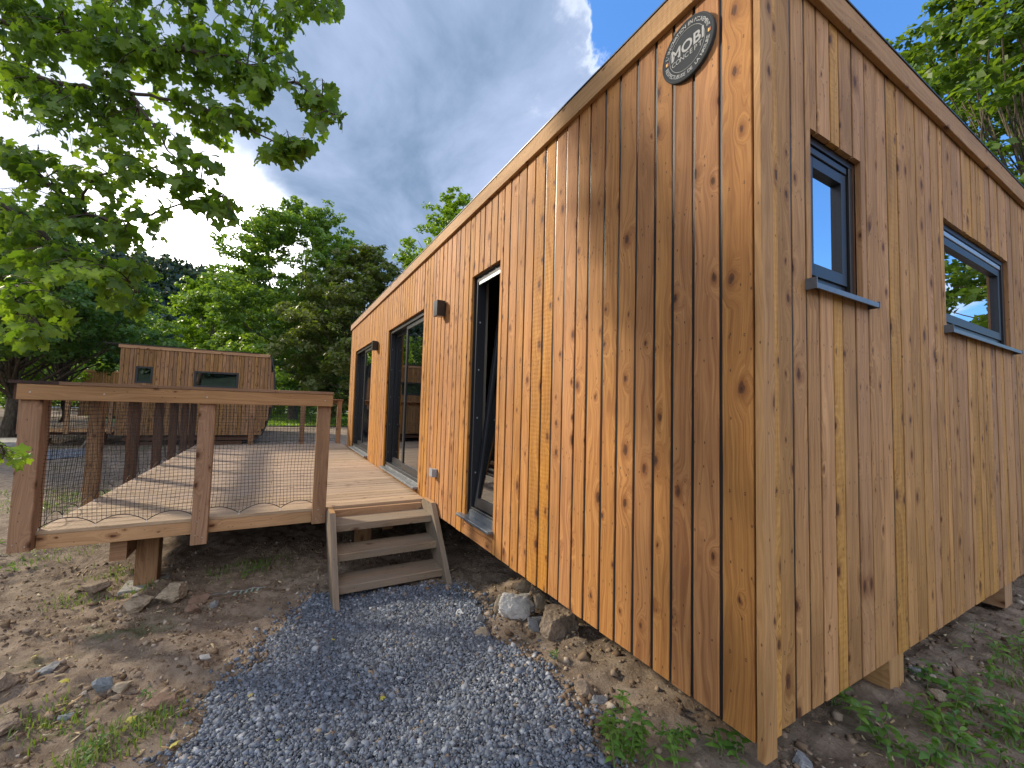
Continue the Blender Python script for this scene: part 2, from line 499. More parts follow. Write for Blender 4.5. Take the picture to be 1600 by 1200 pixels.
def soil_mat():
    m, w = new_mat('bare_soil')
    co = w.n('ShaderNodeTexCoord').outputs['Object']
    a = w.noise(co, 1.1, 5, .55)
    b = w.noise(co, 9, 6, .65)
    c = w.noise(co, 75, 7, .75)
    col = w.ramp(w.m('ADD', w.m('MULTIPLY', a, .45), w.m('MULTIPLY', b, .55)), [(.30, (.13, .098, .072)), (.48, (.24, .186, .142)), (.62, (.32, .258, .202)), (.75, (.40, .335, .27))])
    col = w.mix(w.m('MULTIPLY', w.sm(c, .35, .7), .5), col, w.mix(w.sm(b, .4, .6), (.08, .05, .03), (.34, .27, .20)))
    # straw / wood chip flecks
    vo = w.n('ShaderNodeTexVoronoi', {'Vector': w.v('MULTIPLY', co, (70, 26, 40)), 'Scale': 1.0})
    fl = w.m('MULTIPLY', w.sm(vo.outputs['Distance'], .26, .14), w.sm(w.sep(vo.outputs['Color'])[0], .80, .84))
    col = w.mix(w.m('MULTIPLY', fl, .7), col, (.42, .33, .22))
    # thin green film where weeds are starting
    x, y, z = w.sep(co)
    g = w.noise(w.v('ADD', co, (4, 9, 0)), .8, 5, .7)
    far = w.sm(x, -5.0, -8.0)
    rt = w.m('MULTIPLY', w.sm(x, -.2, .8), w.sm(y, .3, 1.8))
    gm = w.m('MULTIPLY', w.sm(g, w.m('SUBTRACT', .60, w.m('MULTIPLY', w.m('MAXIMUM', far, rt), .06)), .70), .75)
    col = w.mix(w.m('MULTIPLY', gm, w.sm(c, .3, .6)), col, (.055, .10, .03))
    hh = w.m('ADD', w.m('MULTIPLY', b, .6), w.m('MULTIPLY', c, .45))
    bp = w.n('ShaderNodeBump', {'Strength': 1.0, 'Distance': .045, 'Height': hh})
    finish(w, w.n('ShaderNodeBsdfPrincipled', {'Base Color': col, 'Roughness': .95, 'Normal': bp, 'Specular IOR Level': .15}))
    return m


def stone_mat(name, stops, scale=20, bump=.6):
    m, w = new_mat(name)
    co = w.n('ShaderNodeTexCoord').outputs['Object']
    a = w.noise(co, scale, 6, .65)
    b = w.noise(co, scale * .25, 3)
    col = w.ramp(w.m('ADD', w.m('MULTIPLY', a, .6), w.m('MULTIPLY', b, .4)), stops)
    bp = w.n('ShaderNodeBump', {'Strength': bump, 'Distance': .012, 'Height': a})
    finish(w, w.n('ShaderNodeBsdfPrincipled', {'Base Color': col, 'Roughness': .85, 'Normal': bp, 'Specular IOR Level': .25}))
    return m


def gravel_mat(name, pebble=False):
    m, w = new_mat(name)
    if pebble:
        s, r, _ = w.sep(w.n('ShaderNodeUVMap', uv_map='seed').outputs[0])
        co = w.n('ShaderNodeTexCoord').outputs['Object']
        n = w.noise(co, 160, 3)
        col = w.ramp(s, [(0, (.034, .042, .056)), (.4, (.075, .096, .132)), (.75, (.130, .158, .205)), (.93, (.19, .22, .27)), (1, (.36, .385, .42))])
        col = w.mix(w.m('MULTIPLY', w.sm(n, .4, .7), .3), col, (.24, .27, .32))
        col = w.mix(w.sm(r, .982, .986), col, (.22, .175, .13))
        finish(w, w.n('ShaderNodeBsdfPrincipled', {'Base Color': col, 'Roughness': .62, 'Specular IOR Level': .4}))
        return m
    co = w.n('ShaderNodeTexCoord').outputs['Object']
    vo = w.n('ShaderNodeTexVoronoi', {'Vector': co, 'Scale': 75})
    col = w.ramp(w.sep(vo.outputs['Color'])[0], [(0, (.04, .05, .07)), (.5, (.11, .135, .175)), (1, (.26, .29, .34))])
    bp = w.n('ShaderNodeBump', {'Strength': 1.0, 'Distance': .012, 'Height': vo.outputs['Distance']})
    finish(w, w.n('ShaderNodeBsdfPrincipled', {'Base Color': col, 'Roughness': .7, 'Normal': bp}))
    return m


M_soil = soil_mat()
M_gravel = gravel_mat('blue_grey_gravel_bed')
M_pebble = gravel_mat('blue_grey_gravel', True)


def clod_mat(name, stops):
    m, w = new_mat(name)
    s, r, _ = w.sep(w.n('ShaderNodeUVMap', uv_map='seed').outputs[0])
    col = w.ramp(s, stops)
    co = w.n('ShaderNodeTexCoord').outputs['Object']
    col = w.mix(w.m('MULTIPLY', w.noise(co, 90, 4, .7), .5), col, (.10, .07, .045))
    finish(w, w.n('ShaderNodeBsdfPrincipled', {'Base Color': col, 'Roughness': .95, 'Specular IOR Level': .15}))
    return m


M_clod = clod_mat('soil_clods', [(0, (.10, .066, .044)), (.55, (.22, .16, .11)), (.85, (.32, .25, .19)), (1, (.46, .41, .35))])
M_chip = clod_mat('dry_chips', [(0, (.30, .20, .11)), (.6, (.48, .37, .22)), (1, (.62, .53, .36))])

# ------------------------------------------------------------------ ground
GP = np.array([(0, 0, -.10), (0, 1, -.15), (0, 2, -.16), (0, 3, -.17), (-.3, 6, -.2), (2, 2, -.13), (1.5, .4, -.16), (-1, 0, -.24), (-1.7, .1, -.37),
               (-1, 1.5, -.25), (-2.4, 0, -.48), (-2.6, -1, -.50), (-3.4, -1, -.52), (-3.9, -2.3, -.50), (-1.4, -1, -.38), (-.3, -.5, -.21), (.9, -1.4, -.30),
               (-1.2, -2.2, -.43), (-3, -4, -.46), (-6, -6, -.47), (-9, -3, -.5), (-6, 1, -.5), (-3, 2.5, -.42), (-14, -4, -.5), (.5, -3.5, -.42), (3, -2, -.35), (3, -6, -.5),
               (-.6, -1.7, -.36), (-12, 4, -.5), (0, 12, -.3), (8, 2, -.3), (-3, 6, -.4)], float)


def vnoise(x, y, seed=0):
    """smooth value noise on arrays"""
    xi, yi = np.floor(x).astype(int), np.floor(y).astype(int)
    fx, fy = x - xi, y - yi
    fx, fy = fx * fx * (3 - 2 * fx), fy * fy * (3 - 2 * fy)

    def h(a, b):
        n = (a * 374761393 + b * 668265263 + seed * 1442695041) & 0xffffffff
        n = ((n ^ (n >> 13)) * 1274126177) & 0xffffffff
        return ((n ^ (n >> 16)) & 0xffff) / 65535.0
    return (h(xi, yi) * (1 - fx) + h(xi + 1, yi) * fx) * (1 - fy) + (h(xi, yi + 1) * (1 - fx) + h(xi + 1, yi + 1) * fx) * fy - .5


PATH_PX = [(497, 930), (462, 952), (440, 985), (405, 1010), (398, 1040), (330, 1085), (318, 1130), (296, 1160), (262, 1200), (180, 1330), (150, 1500)]
PATH_PX_R = [(1010, 1500), (985, 1300), (950, 1200), (925, 1150), (900, 1100), (868, 1065), (835, 1035), (800, 1012), (768, 1000), (752, 975), (742, 940), (712, 915)]


def gz0(x, y):
    x, y = np.asarray(x, float), np.asarray(y, float)
    num = np.zeros_like(x); den = np.zeros_like(x) + 1e-6
    num = num - .5e-6
    for a, b, c in GP:
        d2 = (x - a) ** 2 + (y - b) ** 2
        wgt = 1.0 / (d2 + .12) ** 1.6
        num = num + wgt * c; den = den + wgt
    return num / den


def hit0(px, py, f=None):
    r = ray(px, py)
    t = .5
    f = f or gz0
    for _ in range(40):
        p = CAM + r * t
        dz = p[2] - float(f(p[0], p[1]))
        t += dz / max(-r[2], .02) * .7
    return CAM + r * t


path = np.array([hit0(*p)[:2] for p in PATH_PX] + [hit0(*p)[:2] for p in PATH_PX_R])
# soft closed outline
pp = []
for i in range(len(path)):
    a, b = path[i], path[(i + 1) % len(path)]
    n = max(2, int(np.linalg.norm(b - a) / .04))
    for k in range(n):
        q = a + (b - a) * k / n
        nrm = np.array([-(b - a)[1], (b - a)[0]]) / (np.linalg.norm(b - a) + 1e-9)
        pp.append(q + nrm * (float(vnoise(np.array(q[0] * 9), np.array(q[1] * 9), 3)) * .06))
path = np.array(pp)


def in_poly(P, x, y):
    ins = np.zeros(x.shape, bool)
    j = len(P) - 1
    for i in range(len(P)):
        xi, yi, xj, yj = *P[i], *P[j]
        c = ((yi > y) != (yj > y)) & (x < (xj - xi) * (y - yi) / (yj - yi + 1e-12) + xi)
        ins ^= c
        j = i
    return ins


def gz(x, y):
    x, y = np.asarray(x, float), np.asarray(y, float)
    z = gz0(x, y)
    r = np.sqrt((x + 1) ** 2 + (y + .5) ** 2)
    near = np.clip(1.3 - r / 14, 0, 1)
    z = z + near * (.055 * vnoise(x * 1.7, y * 1.7, 1) + .045 * vnoise(x * 5, y * 5, 2) + .026 * vnoise(x * 14, y * 14, 4) + .014 * vnoise(x * 37, y * 37, 7))
    z = z + np.clip(r / 30 - .3, 0, 1) * .25 * vnoise(x * .13, y * .13, 9)
    return z


def axis(lo, hi, step, far):
    a = list(np.arange(lo, hi, step))
    s = step
    while a[-1] < far:
        s *= 1.13; a.append(a[-1] + s)
    s = step
    while a[0] > -far:
        s *= 1.13; a.insert(0, a[0] - s)
    return np.array(a)


gx, gy = axis(-4.6, 1.6, .017, 900), axis(-3.6, 3.4, .018, 900)
GX, GY = np.meshgrid(gx, gy)
inp = in_poly(path, GX, GY)
GZ = gz(GX, GY)
GZ = np.where(inp, gz0(GX, GY) - .02, GZ)
nx, ny = len(gx), len(gy)
idx = np.arange(nx * ny).reshape(ny, nx)
Fq = np.stack([idx[:-1, :-1].ravel(), idx[:-1, 1:].ravel(), idx[1:, 1:].ravel(), idx[1:, :-1].ravel()], 1)
g = link('ground', np_mesh('ground', np.stack([GX.ravel(), GY.ravel(), GZ.ravel()], 1), Fq, smooth=True), M_soil)
tag(g, 'bare brown soil around the cabins', kind='structure')


def gpt(px, py):
    p = hit0(px, py, lambda a, b: gz(a, b))
    return np.array([p[0], p[1], float(gz(p[0], p[1]))])


def stones(name, XY, Z, size, mat, sx=(.8, 1.4), flat=(.35, .8), light=None):
    """angular pebbles, each 8 jittered corners"""
    n = len(XY)
    cube = np.array([(-1, -1, -1), (1, -1, -1), (1, 1, -1), (-1, 1, -1), (-1, -1, 1), (1, -1, 1), (1, 1, 1), (-1, 1, 1)], float) * .5
    V = np.repeat(cube[None], n, 0) + rng.uniform(-.30, .30, (n, 8, 3))
    V[:, 4:, :2] *= rng.uniform(.3, 1.0, (n, 1, 1))
    V[:, :, 0] *= rng.uniform(*sx, (n, 1)); V[:, :, 2] *= rng.uniform(*flat, (n, 1))
    V *= size[:, None, None]
    a, b, c = rng.uniform(0, 6.28, n), rng.normal(0, .45, n), rng.normal(0, .45, n)
    ca, sa, cb, sb, cc, sc = np.cos(a), np.sin(a), np.cos(b), np.sin(b), np.cos(c), np.sin(c)
    X, Y, Zz = V[..., 0].copy(), V[..., 1].copy(), V[..., 2].copy()
    Y, Zz = Y * cb[:, None] - Zz * sb[:, None], Y * sb[:, None] + Zz * cb[:, None]
    X, Zz = X * cc[:, None] + Zz * sc[:, None], -X * sc[:, None] + Zz * cc[:, None]
    X, Y = X * ca[:, None] - Y * sa[:, None], X * sa[:, None] + Y * ca[:, None]
    V = np.stack([X + XY[:, 0:1], Y + XY[:, 1:2], Zz + Z[:, None]], -1).reshape(-1, 3)
    q = np.array([(0, 3, 2, 1), (4, 5, 6, 7), (0, 1, 5, 4), (1, 2, 6, 5), (2, 3, 7, 6), (3, 0, 4, 7)])
    Fc = (q[None] + (np.arange(n) * 8)[:, None, None]).reshape(-1, 4)
    s = rng.random(n) ** 1.1 if light is None else light
    return np_mesh(name, V, Fc, np.repeat(np.stack([s, rng.random(n)], 1), 6, 0))


# gravel path: a bed sheet and the stones on it
sx_, sy_ = np.meshgrid(np.arange(path[:, 0].min(), path[:, 0].max(), .0084), np.arange(path[:, 1].min(), path[:, 1].max(), .0084))
sx_, sy_ = sx_.ravel() + rng.uniform(-.006, .006, sx_.size), sy_.ravel() + rng.uniform(-.006, .006, sy_.size)
k = in_poly(path, sx_, sy_)
XY = np.stack([sx_[k], sy_[k]], 1)
# thin spill of stones over the edge
sp = path[rng.integers(0, len(path), 3000)] + rng.normal(0, 1, (3000, 2)) * rng.uniform(.01, .10, (3000, 1))
XY = np.concatenate([XY, sp])
hz = gz0(XY[:, 0], XY[:, 1]) + .006 + .014 * vnoise(XY[:, 0] * 6, XY[:, 1] * 6, 5) + .02 * vnoise(XY[:, 0] * 2, XY[:, 1] * 2, 8) + rng.uniform(-.004, .005, len(XY))
out = ~in_poly(path, XY[:, 0], XY[:, 1])
hz[out] = gz(XY[out, 0], XY[out, 1]) + .004
szs = rng.gamma(4.0, .0026, len(XY)).clip(.0055, .036)
o = link('gravel', stones('gravel', XY, hz, szs, M_pebble), M_pebble)
tag(o, 'blue grey crushed stone gravel spread in a path up to the stairs', 'gravel', kind='stuff')
px_, py_ = np.meshgrid(np.arange(path[:, 0].min(), path[:, 0].max(), .03), np.arange(path[:, 1].min(), path[:, 1].max(), .03))
pin = in_poly(path, px_, py_)
pid = np.arange(px_.size).reshape(px_.shape)
cell = pin[:-1, :-1] & pin[1:, :-1] & pin[:-1, 1:] & pin[1:, 1:]
Fp = np.stack([pid[:-1, :-1][cell], pid[:-1, 1:][cell], pid[1:, 1:][cell], pid[1:, :-1][cell]], 1)
o = link('path', np_mesh('path', np.stack([px_.ravel(), py_.ravel(), gz0(px_, py_).ravel() - .004 + .02 * vnoise(px_ * 2, py_ * 2, 8).ravel()], 1), Fp), M_gravel)
tag(o, 'bed of the gravel path', kind='structure')

# soil clods, pebbles and chips on the bare ground
n = 27000
cx, cy = rng.uniform(-4.5, 1.4, n), rng.uniform(-3.5, 3.2, n)
dens = vnoise(cx * 2.3, cy * 2.3, 12) + .5
kk = (~in_poly(path, cx, cy)) & (rng.random(n) < dens * 1.2) & ~((cx < -.4) & (cy > .9))
cx, cy = cx[kk], cy[kk]
e_ = path[rng.integers(0, len(path), 2200)] + rng.normal(0, .05, (2200, 2))
cx, cy = np.concatenate([cx, e_[:, 0]]), np.concatenate([cy, e_[:, 1]])
ss = rng.gamma(2.2, .0042, len(cx)).clip(.004, .045)
o = link('soil_clods', stones('soil_clods', np.stack([cx, cy], 1), gz(cx, cy) + ss * .12, ss, M_clod, flat=(.5, .9)), M_clod)
tag(o, 'loose clods and small stones strewn over the soil', 'clods', kind='stuff')
n = 5200
cx, cy = rng.uniform(-4.5, 1.2, n), rng.uniform(-3.5, 2.6, n)
kk = (~in_poly(path, cx, cy)) & (vnoise(cx * 1.6, cy * 1.6, 22) > -.12)
cx, cy = cx[kk], cy[kk]
o = link('wood_chips', stones('wood_chips', np.stack([cx, cy], 1), gz(cx, cy) + .004, rng.uniform(.005, .011, len(cx)), M_chip, sx=(1.5, 5), flat=(.1, .25)), M_chip)
tag(o, 'pale wood chips and straw bits scattered on the soil', 'wood chips', kind='stuff')

# far ground: lawn strip, road, gravel patch before the second cabin
def sheet(name, pts, dz, mat, nsub=24):
    P = np.array(pts, float)
    V, Fc = [], []
    for i in range(nsub + 1):
        for j in range(nsub + 1):
            a, b = i / nsub, j / nsub
            q = (P[0] * (1 - a) + P[1] * a) * (1 - b) + (P[3] * (1 - a) + P[2] * a) * b
            V.append((q[0], q[1], float(gz(q[0], q[1])) + dz))
    V = np.array(V)
    id_ = np.arange((nsub + 1) ** 2).reshape(nsub + 1, nsub + 1)
    Fc = np.stack([id_[:-1, :-1].ravel(), id_[1:, :-1].ravel(), id_[1:, 1:].ravel(), id_[:-1, 1:].ravel()], 1)
    return link(name, np_mesh(name, V, Fc), mat)


M_lawn = simple('lawn_grass', (.075, .15, .03), .9, 0, .5, 2.5, .5)
M_road = simple('pale_road', (.42, .40, .37), .9, 0, .1, 1)
o = sheet('lawn', [(-27, -9), (-27, 14), (-60, 30), (-60, -20)], .05, M_lawn)
tag(o, 'bright green lawn beyond the cabins', kind='structure')
o = sheet('road', [(-62, -30), (-62, 34), (-69, 36), (-69, -32)], .10, M_road)
tag(o, 'pale road behind the lawn', kind='structure')
o = sheet('gravel_patch', [gpt(q[0], q[1])[:2] for q in ((50, 722), (128, 714), (146, 701), (62, 704))], .02, M_gravel)
tag(o, 'strip of blue grey gravel on the ground behind the deck', kind='structure')

# ------------------------------------------------------------------ the near cabin
CL, CW = 9.12, 6.2                  # length along -X, depth along +Y
cab = thing('wooden_cabin', 'large timber clad cabin with vertical larch boards, nearest the camera', 'cabin')
WT = 2.75                           # top of the boards
X3, Y3, Z3 = np.eye(3)
# openings on the long wall (x0, x1, z0, z1) and the end wall (y0, y1, z0, z1)
OPL = [(-2.40, -1.885, .155, 2.145), (-5.44, -3.73, .12, 2.14), (-8.46, -6.68, .12, 2.14)]
OPR = [(.37, .795, 1.555, 2.172), (1.81, 3.08, 1.555, 2.178)]


def spans(a, b, ops, z0, z1):
    """pieces of a vertical board a..b left by the openings"""
    out = [(a, b, z0, z1)]
    for (o0, o1, q0, q1) in ops:
        nxt = []
        for (a_, b_, c0, c1) in out:
            if b_ <= o0 + .004 or a_ >= o1 - .004 or c1 <= q0 or c0 >= q1:
                nxt.append((a_, b_, c0, c1)); continue
            if a_ < o0 - .004: nxt.append((a_, o0, c0, c1))
            if b_ > o1 + .004: nxt.append((o1, b_, c0, c1))
            m0, m1 = max(a_, o0), min(b_, o1)
            if q0 > c0 + .01: nxt.append((m0, m1, c0, q0))
            if q1 < c1 - .01: nxt.append((m0, m1, q1, c1))
        out = nxt
    return out


TH = .022
b = MB()
edges = [0.0]
ws = [.124, .116, .098, .094, .108, .112, .104, .118, .100, .110]
i = 0
while edges[-1] > -CL:
    wdt = ws[i] if i < len(ws) else rnd.uniform(.092, .122)
    edges.append(edges[-1] - wdt); i += 1
edges[-1] = -CL
for e1, e0 in zip(edges[:-1], edges[1:]):
    sd = rnd.random()
    if e1 == 0.0: sd = .437
    dy = rnd.uniform(-.002, .002)
    for (a, c, z0, z1) in spans(e0, e1, OPL, rnd.uniform(-.003, .003), WT):
        gp = .0072 if a == e0 else 0
        gq = .0072 if c == e1 else 0
        if (c - gq) - (a + gp) < .012: continue
        if a >= -2.41 and c <= -1.88 and z1 < .2: continue
        xm = (a + gp + c - gq) / 2
        b.plank((xm, TH / 2 + dy, z0), (xm, TH / 2 + dy, z1), X3, -Y3, c - gq - a - gp, TH, seg=max(1, int((z1 - z0) / .17)), jit=.0011, seed=sd)
# short horizontal boards under the tall window
for q0, q1 in ((.082, .140), (.002, .078)):
    b.plank((-2.398, TH / 2 - .001, (q0 + q1) / 2), (-1.887, TH / 2 - .001, (q0 + q1) / 2), Z3, -Y3, q1 - q0, TH, seg=3)
b.build('long_wall_cladding', M_clad, cab)
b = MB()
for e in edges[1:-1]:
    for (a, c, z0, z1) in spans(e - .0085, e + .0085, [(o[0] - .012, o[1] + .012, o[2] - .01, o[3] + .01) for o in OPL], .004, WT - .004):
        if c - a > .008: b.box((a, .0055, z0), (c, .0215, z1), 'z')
b.build('groove_shade_strip', M_black, cab)  # added black fill just behind the board faces, stands in for groove shade

b = MB()
edges = [.075]
ws = [.050, .108, .098, .092, .108, .080, .116, .118, .120, .112, .115]
i = 0
while edges[-1] < CW:
    wdt = ws[i] if i < len(ws) else rnd.choice((rnd.uniform(.06, .085), rnd.uniform(.09, .12), rnd.uniform(.1, .12)))
    edges.append(edges[-1] + wdt); i += 1
edges[-1] = CW
for j, (e0, e1) in enumerate(zip(edges[:-1], edges[1:])):
    sd = rnd.random()
    dx = rnd.uniform(-.0015, .003) + (.008 if j == 0 else 0)
    for (a, c, z0, z1) in spans(e0, e1, OPR, rnd.uniform(-.003, .003), WT):
        gp = .0058 if a == e0 else 0
        gq = .0058 if c == e1 else 0
        if (c - gq) - (a + gp) < .012: continue
        ym = (a + gp + c - gq) / 2
        b.plank((.004 - TH / 2 + dx, ym, z0), (.004 - TH / 2 + dx, ym, z1), Y3, X3, c - gq - a - gp, TH, seg=max(1, int((z1 - z0) / .17)), jit=.0011, seed=sd)
b.build('end_wall_cladding', M_clad2, cab)
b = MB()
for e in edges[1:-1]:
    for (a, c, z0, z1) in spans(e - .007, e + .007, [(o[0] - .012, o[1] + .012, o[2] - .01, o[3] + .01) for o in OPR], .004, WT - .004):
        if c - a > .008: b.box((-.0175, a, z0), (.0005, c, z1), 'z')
b.build('groove_shade_strip', M_black, cab)  # end wall grooves: shade painted as black fill, set nearer the face
b = MB()
b.plank((.0135, .036, -.047), (.0135, .036, WT), Y3, X3, .070, .025, seg=18, jit=.0012, cham=.003, seed=.437)
b.build('corner_board', M_batten, cab)
# fascia round the roof edge
b = MB()
x_ = .034
b.plank((-CL - .03, -.014, 2.745), (-4.2, -.014, 2.745), Z3, -Y3, .112, .024, seg=6, jit=.001)
b.plank((-4.197, -.014, 2.745), (x_, -.014, 2.745), Z3, -Y3, .112, .024, seg=6, jit=.001)
b.plank((x_ - .012 + .0, -.001, 2.745), (x_ - .012, 3.1, 2.745), Z3, X3, .112, .024, seg=6, jit=.001)
b.plank((x_ - .012, 3.103, 2.745), (x_ - .012, CW, 2.745), Z3, X3, .112, .024, seg=6, jit=.001)
b.build('fascia', M_trim, cab)
b = MB()
b.box((-CL, .03, 2.80), (.0, CW, 2.815), 'x')
b.box((-CL - .035, -.03, 2.803), (.038, .028, 2.812), 'x')
b.box((.0, .03, 2.803), (.038, CW, 2.812), 'y')
b.build('roof', M_black, cab)


def shell(ops, along, lo, hi, mat_mb, off0, off1):
    """structural wall behind the boards with the same openings; along = 'x' or 'y'"""
    cuts = sorted(ops)
    cur = lo
    def bx(a, c, z0, z1):
        if along == 'x': mat_mb.box((a, off0, z0), (c, off1, z1), 'x')
        else: mat_mb.box((off1, a, z0), (off0, c, z1), 'y')
    for (a, c, z0, z1) in cuts:
        bx(cur, a, .02, 2.73)
        if z0 > .05: bx(a, c, .02, z0)
        bx(a, c, z1, 2.73)
        cur = c
    bx(cur, hi, .02, 2.73)


b = MB()
shell(OPL, 'x', -CL + .01, -.03, b, .0235, .030)
shell(OPR, 'y', .035, CW - .01, b, -.0225, -.029)
b.build('backing_membrane', M_black, cab)
b = MB()
shell(OPL, 'x', -CL + .01, -.03, b, .0305, .16)
shell(OPR, 'y', .165, CW - .01, b, -.0295, -.16)
b.box((-CL + .01, CW - .14, .02), (-.17, CW - .01, 2.73), 'x')
b.box((-CL + .01, .17, .02), (-CL + .14, CW - .15, 2.73), 'y')
b.build('inner_wall', M_inner, cab)
b = MB()
b.box((-CL + .15, .17, .022), (-.17, CW - .15, .10), 'x')
b.build('floor', M_floorin, cab)
b = MB()
b.box((-CL + .15, .17, 2.60), (-.17, CW - .15, 2.72), 'x')
b.build('ceiling', M_inner, cab)
# far gable and rear cladding, plain boards
b = MB()
yy = 0.03
while yy < CW:
    b.plank((-CL - .012, yy + .052, 0), (-CL - .012, yy + .052, WT), Y3, -X3, .1, TH); yy += .107
b.build('far_wall_cladding', M_clad, cab)
b = MB()
xx = -CL + .05
while xx < 0:
    b.plank((xx, CW + .012, 0), (xx, CW + .012, WT), X3, Y3, .1, TH); xx += .107
b.build('rear_wall_cladding', M_clad2, cab)
# steel and timber chassis under the floor
for y0, y1 in ((.995, 1.15), (2.74, 2.90), (4.6, 4.76)):
    b = MB(); b.box((-CL + .2, y0, -.15), (-.004, y1, -.006), 'x')
    b.build('floor_beam', M_joist, cab)
for px_c in (-1.6, -4.4, -7.4):
    for y0 in (1.0, 3.0, 5.0):
        b = MB(); b.box((px_c - .2, y0 - .15, -.62), (px_c + .2, y0 + .2, -.152), 'x'); b.build('support_block', M_conc, cab)


# windows: each a frame part with sash, pane and sill below it
def frame_y(mb, x0, x1, z0, z1, y0, y1, t, tb=None):
    tb = tb or t
    mb.box((x0, y0, z0), (x0 + t, y1, z1), 'z'); mb.box((x1 - t, y0, z0), (x1, y1, z1), 'z')
    mb.box((x0 + t, y0, z1 - t), (x1 - t, y1, z1), 'x'); mb.box((x0 + t, y0, z0), (x1 - t, y1, z0 + tb), 'x')


def pane_mesh(pts, th, nrm):
    b = MB()
    pts = [np.array(p, float) for p in pts]; nrm = np.array(nrm, float)
    q = [p + nrm * th for p in pts]
    b.face(q); b.face(pts[::-1])
    for i in range(4):
        j = (i + 1) % 4
        b.face([pts[i], pts[j], q[j], q[i]])
    return b


def slide_door(x0, x1, z0, z1):
    b = MB()
    frame_y(b, x0 + .002, x1 - .002, z0 + .03, z1 - .002, .030, .155, .05, .06)
    d = b.build('sliding_door', M_alu, cab)
    xm = x0 + (x1 - x0) * .50
    b = MB()
    frame_y(b, x0 + .053, xm + .03, z0 + .092, z1 - .053, .100, .140, .055, .07)
    b.build('sash', M_alu, d)
    b = MB()
    frame_y(b, xm - .03, x1 - .053, z0 + .092, z1 - .053, .048, .088, .055, .085)
    b.build('sash', M_alu, d)
    pane_mesh([(x0 + .105, .120, z0 + .155), (xm - .02, .120, z0 + .155), (xm - .02, .120, z1 - .1), (x0 + .105, .120, z1 - .1)], .006, (0, -1, 0)).build('pane', M_glass, d)
    pane_mesh([(xm + .02, .066, z0 + .17), (x1 - .105, .066, z0 + .17), (x1 - .105, .066, z1 - .1), (xm + .02, .066, z1 - .1)], .006, (0, -1, 0)).build('pane', M_glass, d)
    b = MB(); b.box((xm + .03, .040, z1 - .050), (x1 - .056, .047, z1 - .012), 'x'); b.box((x0 + .056, .040, z1 - .050), (xm - .03, .047, z1 - .025), 'x')
    b.build('top_track', M_track, d)
    b = MB()
    b.box((x0 - .03, -.055, z0 + .006), (x1 + .02, .030, z0 + .028), 'x'); b.box((x0 + .05, .022, z0 + .0285), (x1 - .05, .045, z0 + .05), 'x')
    b.build('sill', M_sillg, d)
    for zq in (.35, .75, 1.15, 1.55, 1.85):
        b = MB(); b.box((x0 + .052, .05, zq), (x0 + .056, .058, zq + .008), 'z'); b.build('screw', M_track, d)
    return d


slide_door(*OPL[1])
slide_door(*OPL[2])

# tall narrow window, its sash tilted inwards at the top
x0, x1, z0, z1 = OPL[0]
b = MB()
frame_y(b, x0 + .002, x1 - .002, z0 + .02, z1 - .002, .035, .115, .048, .055)
b.box((x0 + .001, .024, z0 + .03), (x0 + .012, .0345, z1 - .002), 'z')
tw = b.build('tall_window', M_alu, cab)
b = MB(); b.box((x0 + .07, .036, z1 - .075), (x1 - .054, .046, z1 - .050), 'x'); b.build('top_track', M_track, tw)
sash = bpy.data.objects.new('sash', None)
b = MB()
frame_y(b, -.198, .198, 0, 1.83, -.03, .02, .05, .07)
sa = b.build('sash', M_alu, tw)
b2 = pane_mesh([(-.15, -.008, .068), (.15, -.008, .068), (.15, -.008, 1.782), (-.15, -.008, 1.782)], .006, (0, -1, 0))
pa = b2.build('pane', M_glass, tw)
for q in (sa, pa):
    q.location = ((x0 + x1) / 2, .085, z0 + .08)
    q.rotation_euler = (math.radians(-6.0), 0, 0)
b = MB(); b.box((x0 - .075, -.045, z0 - .012), (x1 + .01, .034, z0 + .006), 'x'); b.build('sill', M_sill, tw)
b = MB(); b.box((x0 + .06, .018, z0 + .007), (x1 - .03, .050, z0 + .058), 'x'); b.build('lower_profile', M_sill, tw)
bpy.data.objects.remove(sash)
for zq in (.5, .95, 1.35, 1.75):
    b = MB(); b.box((x0 + .0505, .06, zq), (x0 + .056, .07, zq + .012), 'z'); b.build('fitting', M_track, tw)


def frame_x(mb, y0, y1, z0, z1, xa, xb, t, tb=None):
    tb = tb or t
    mb.box((xa, y0, z0), (xb, y0 + t, z1), 'z'); mb.box((xa, y1 - t, z0), (xb, y1, z1), 'z')
    mb.box((xa, y0 + t, z1 - t), (xb, y1 - t, z1), 'y'); mb.box((xa, y0 + t, z0), (xb, y1 - t, z0 + tb), 'y')


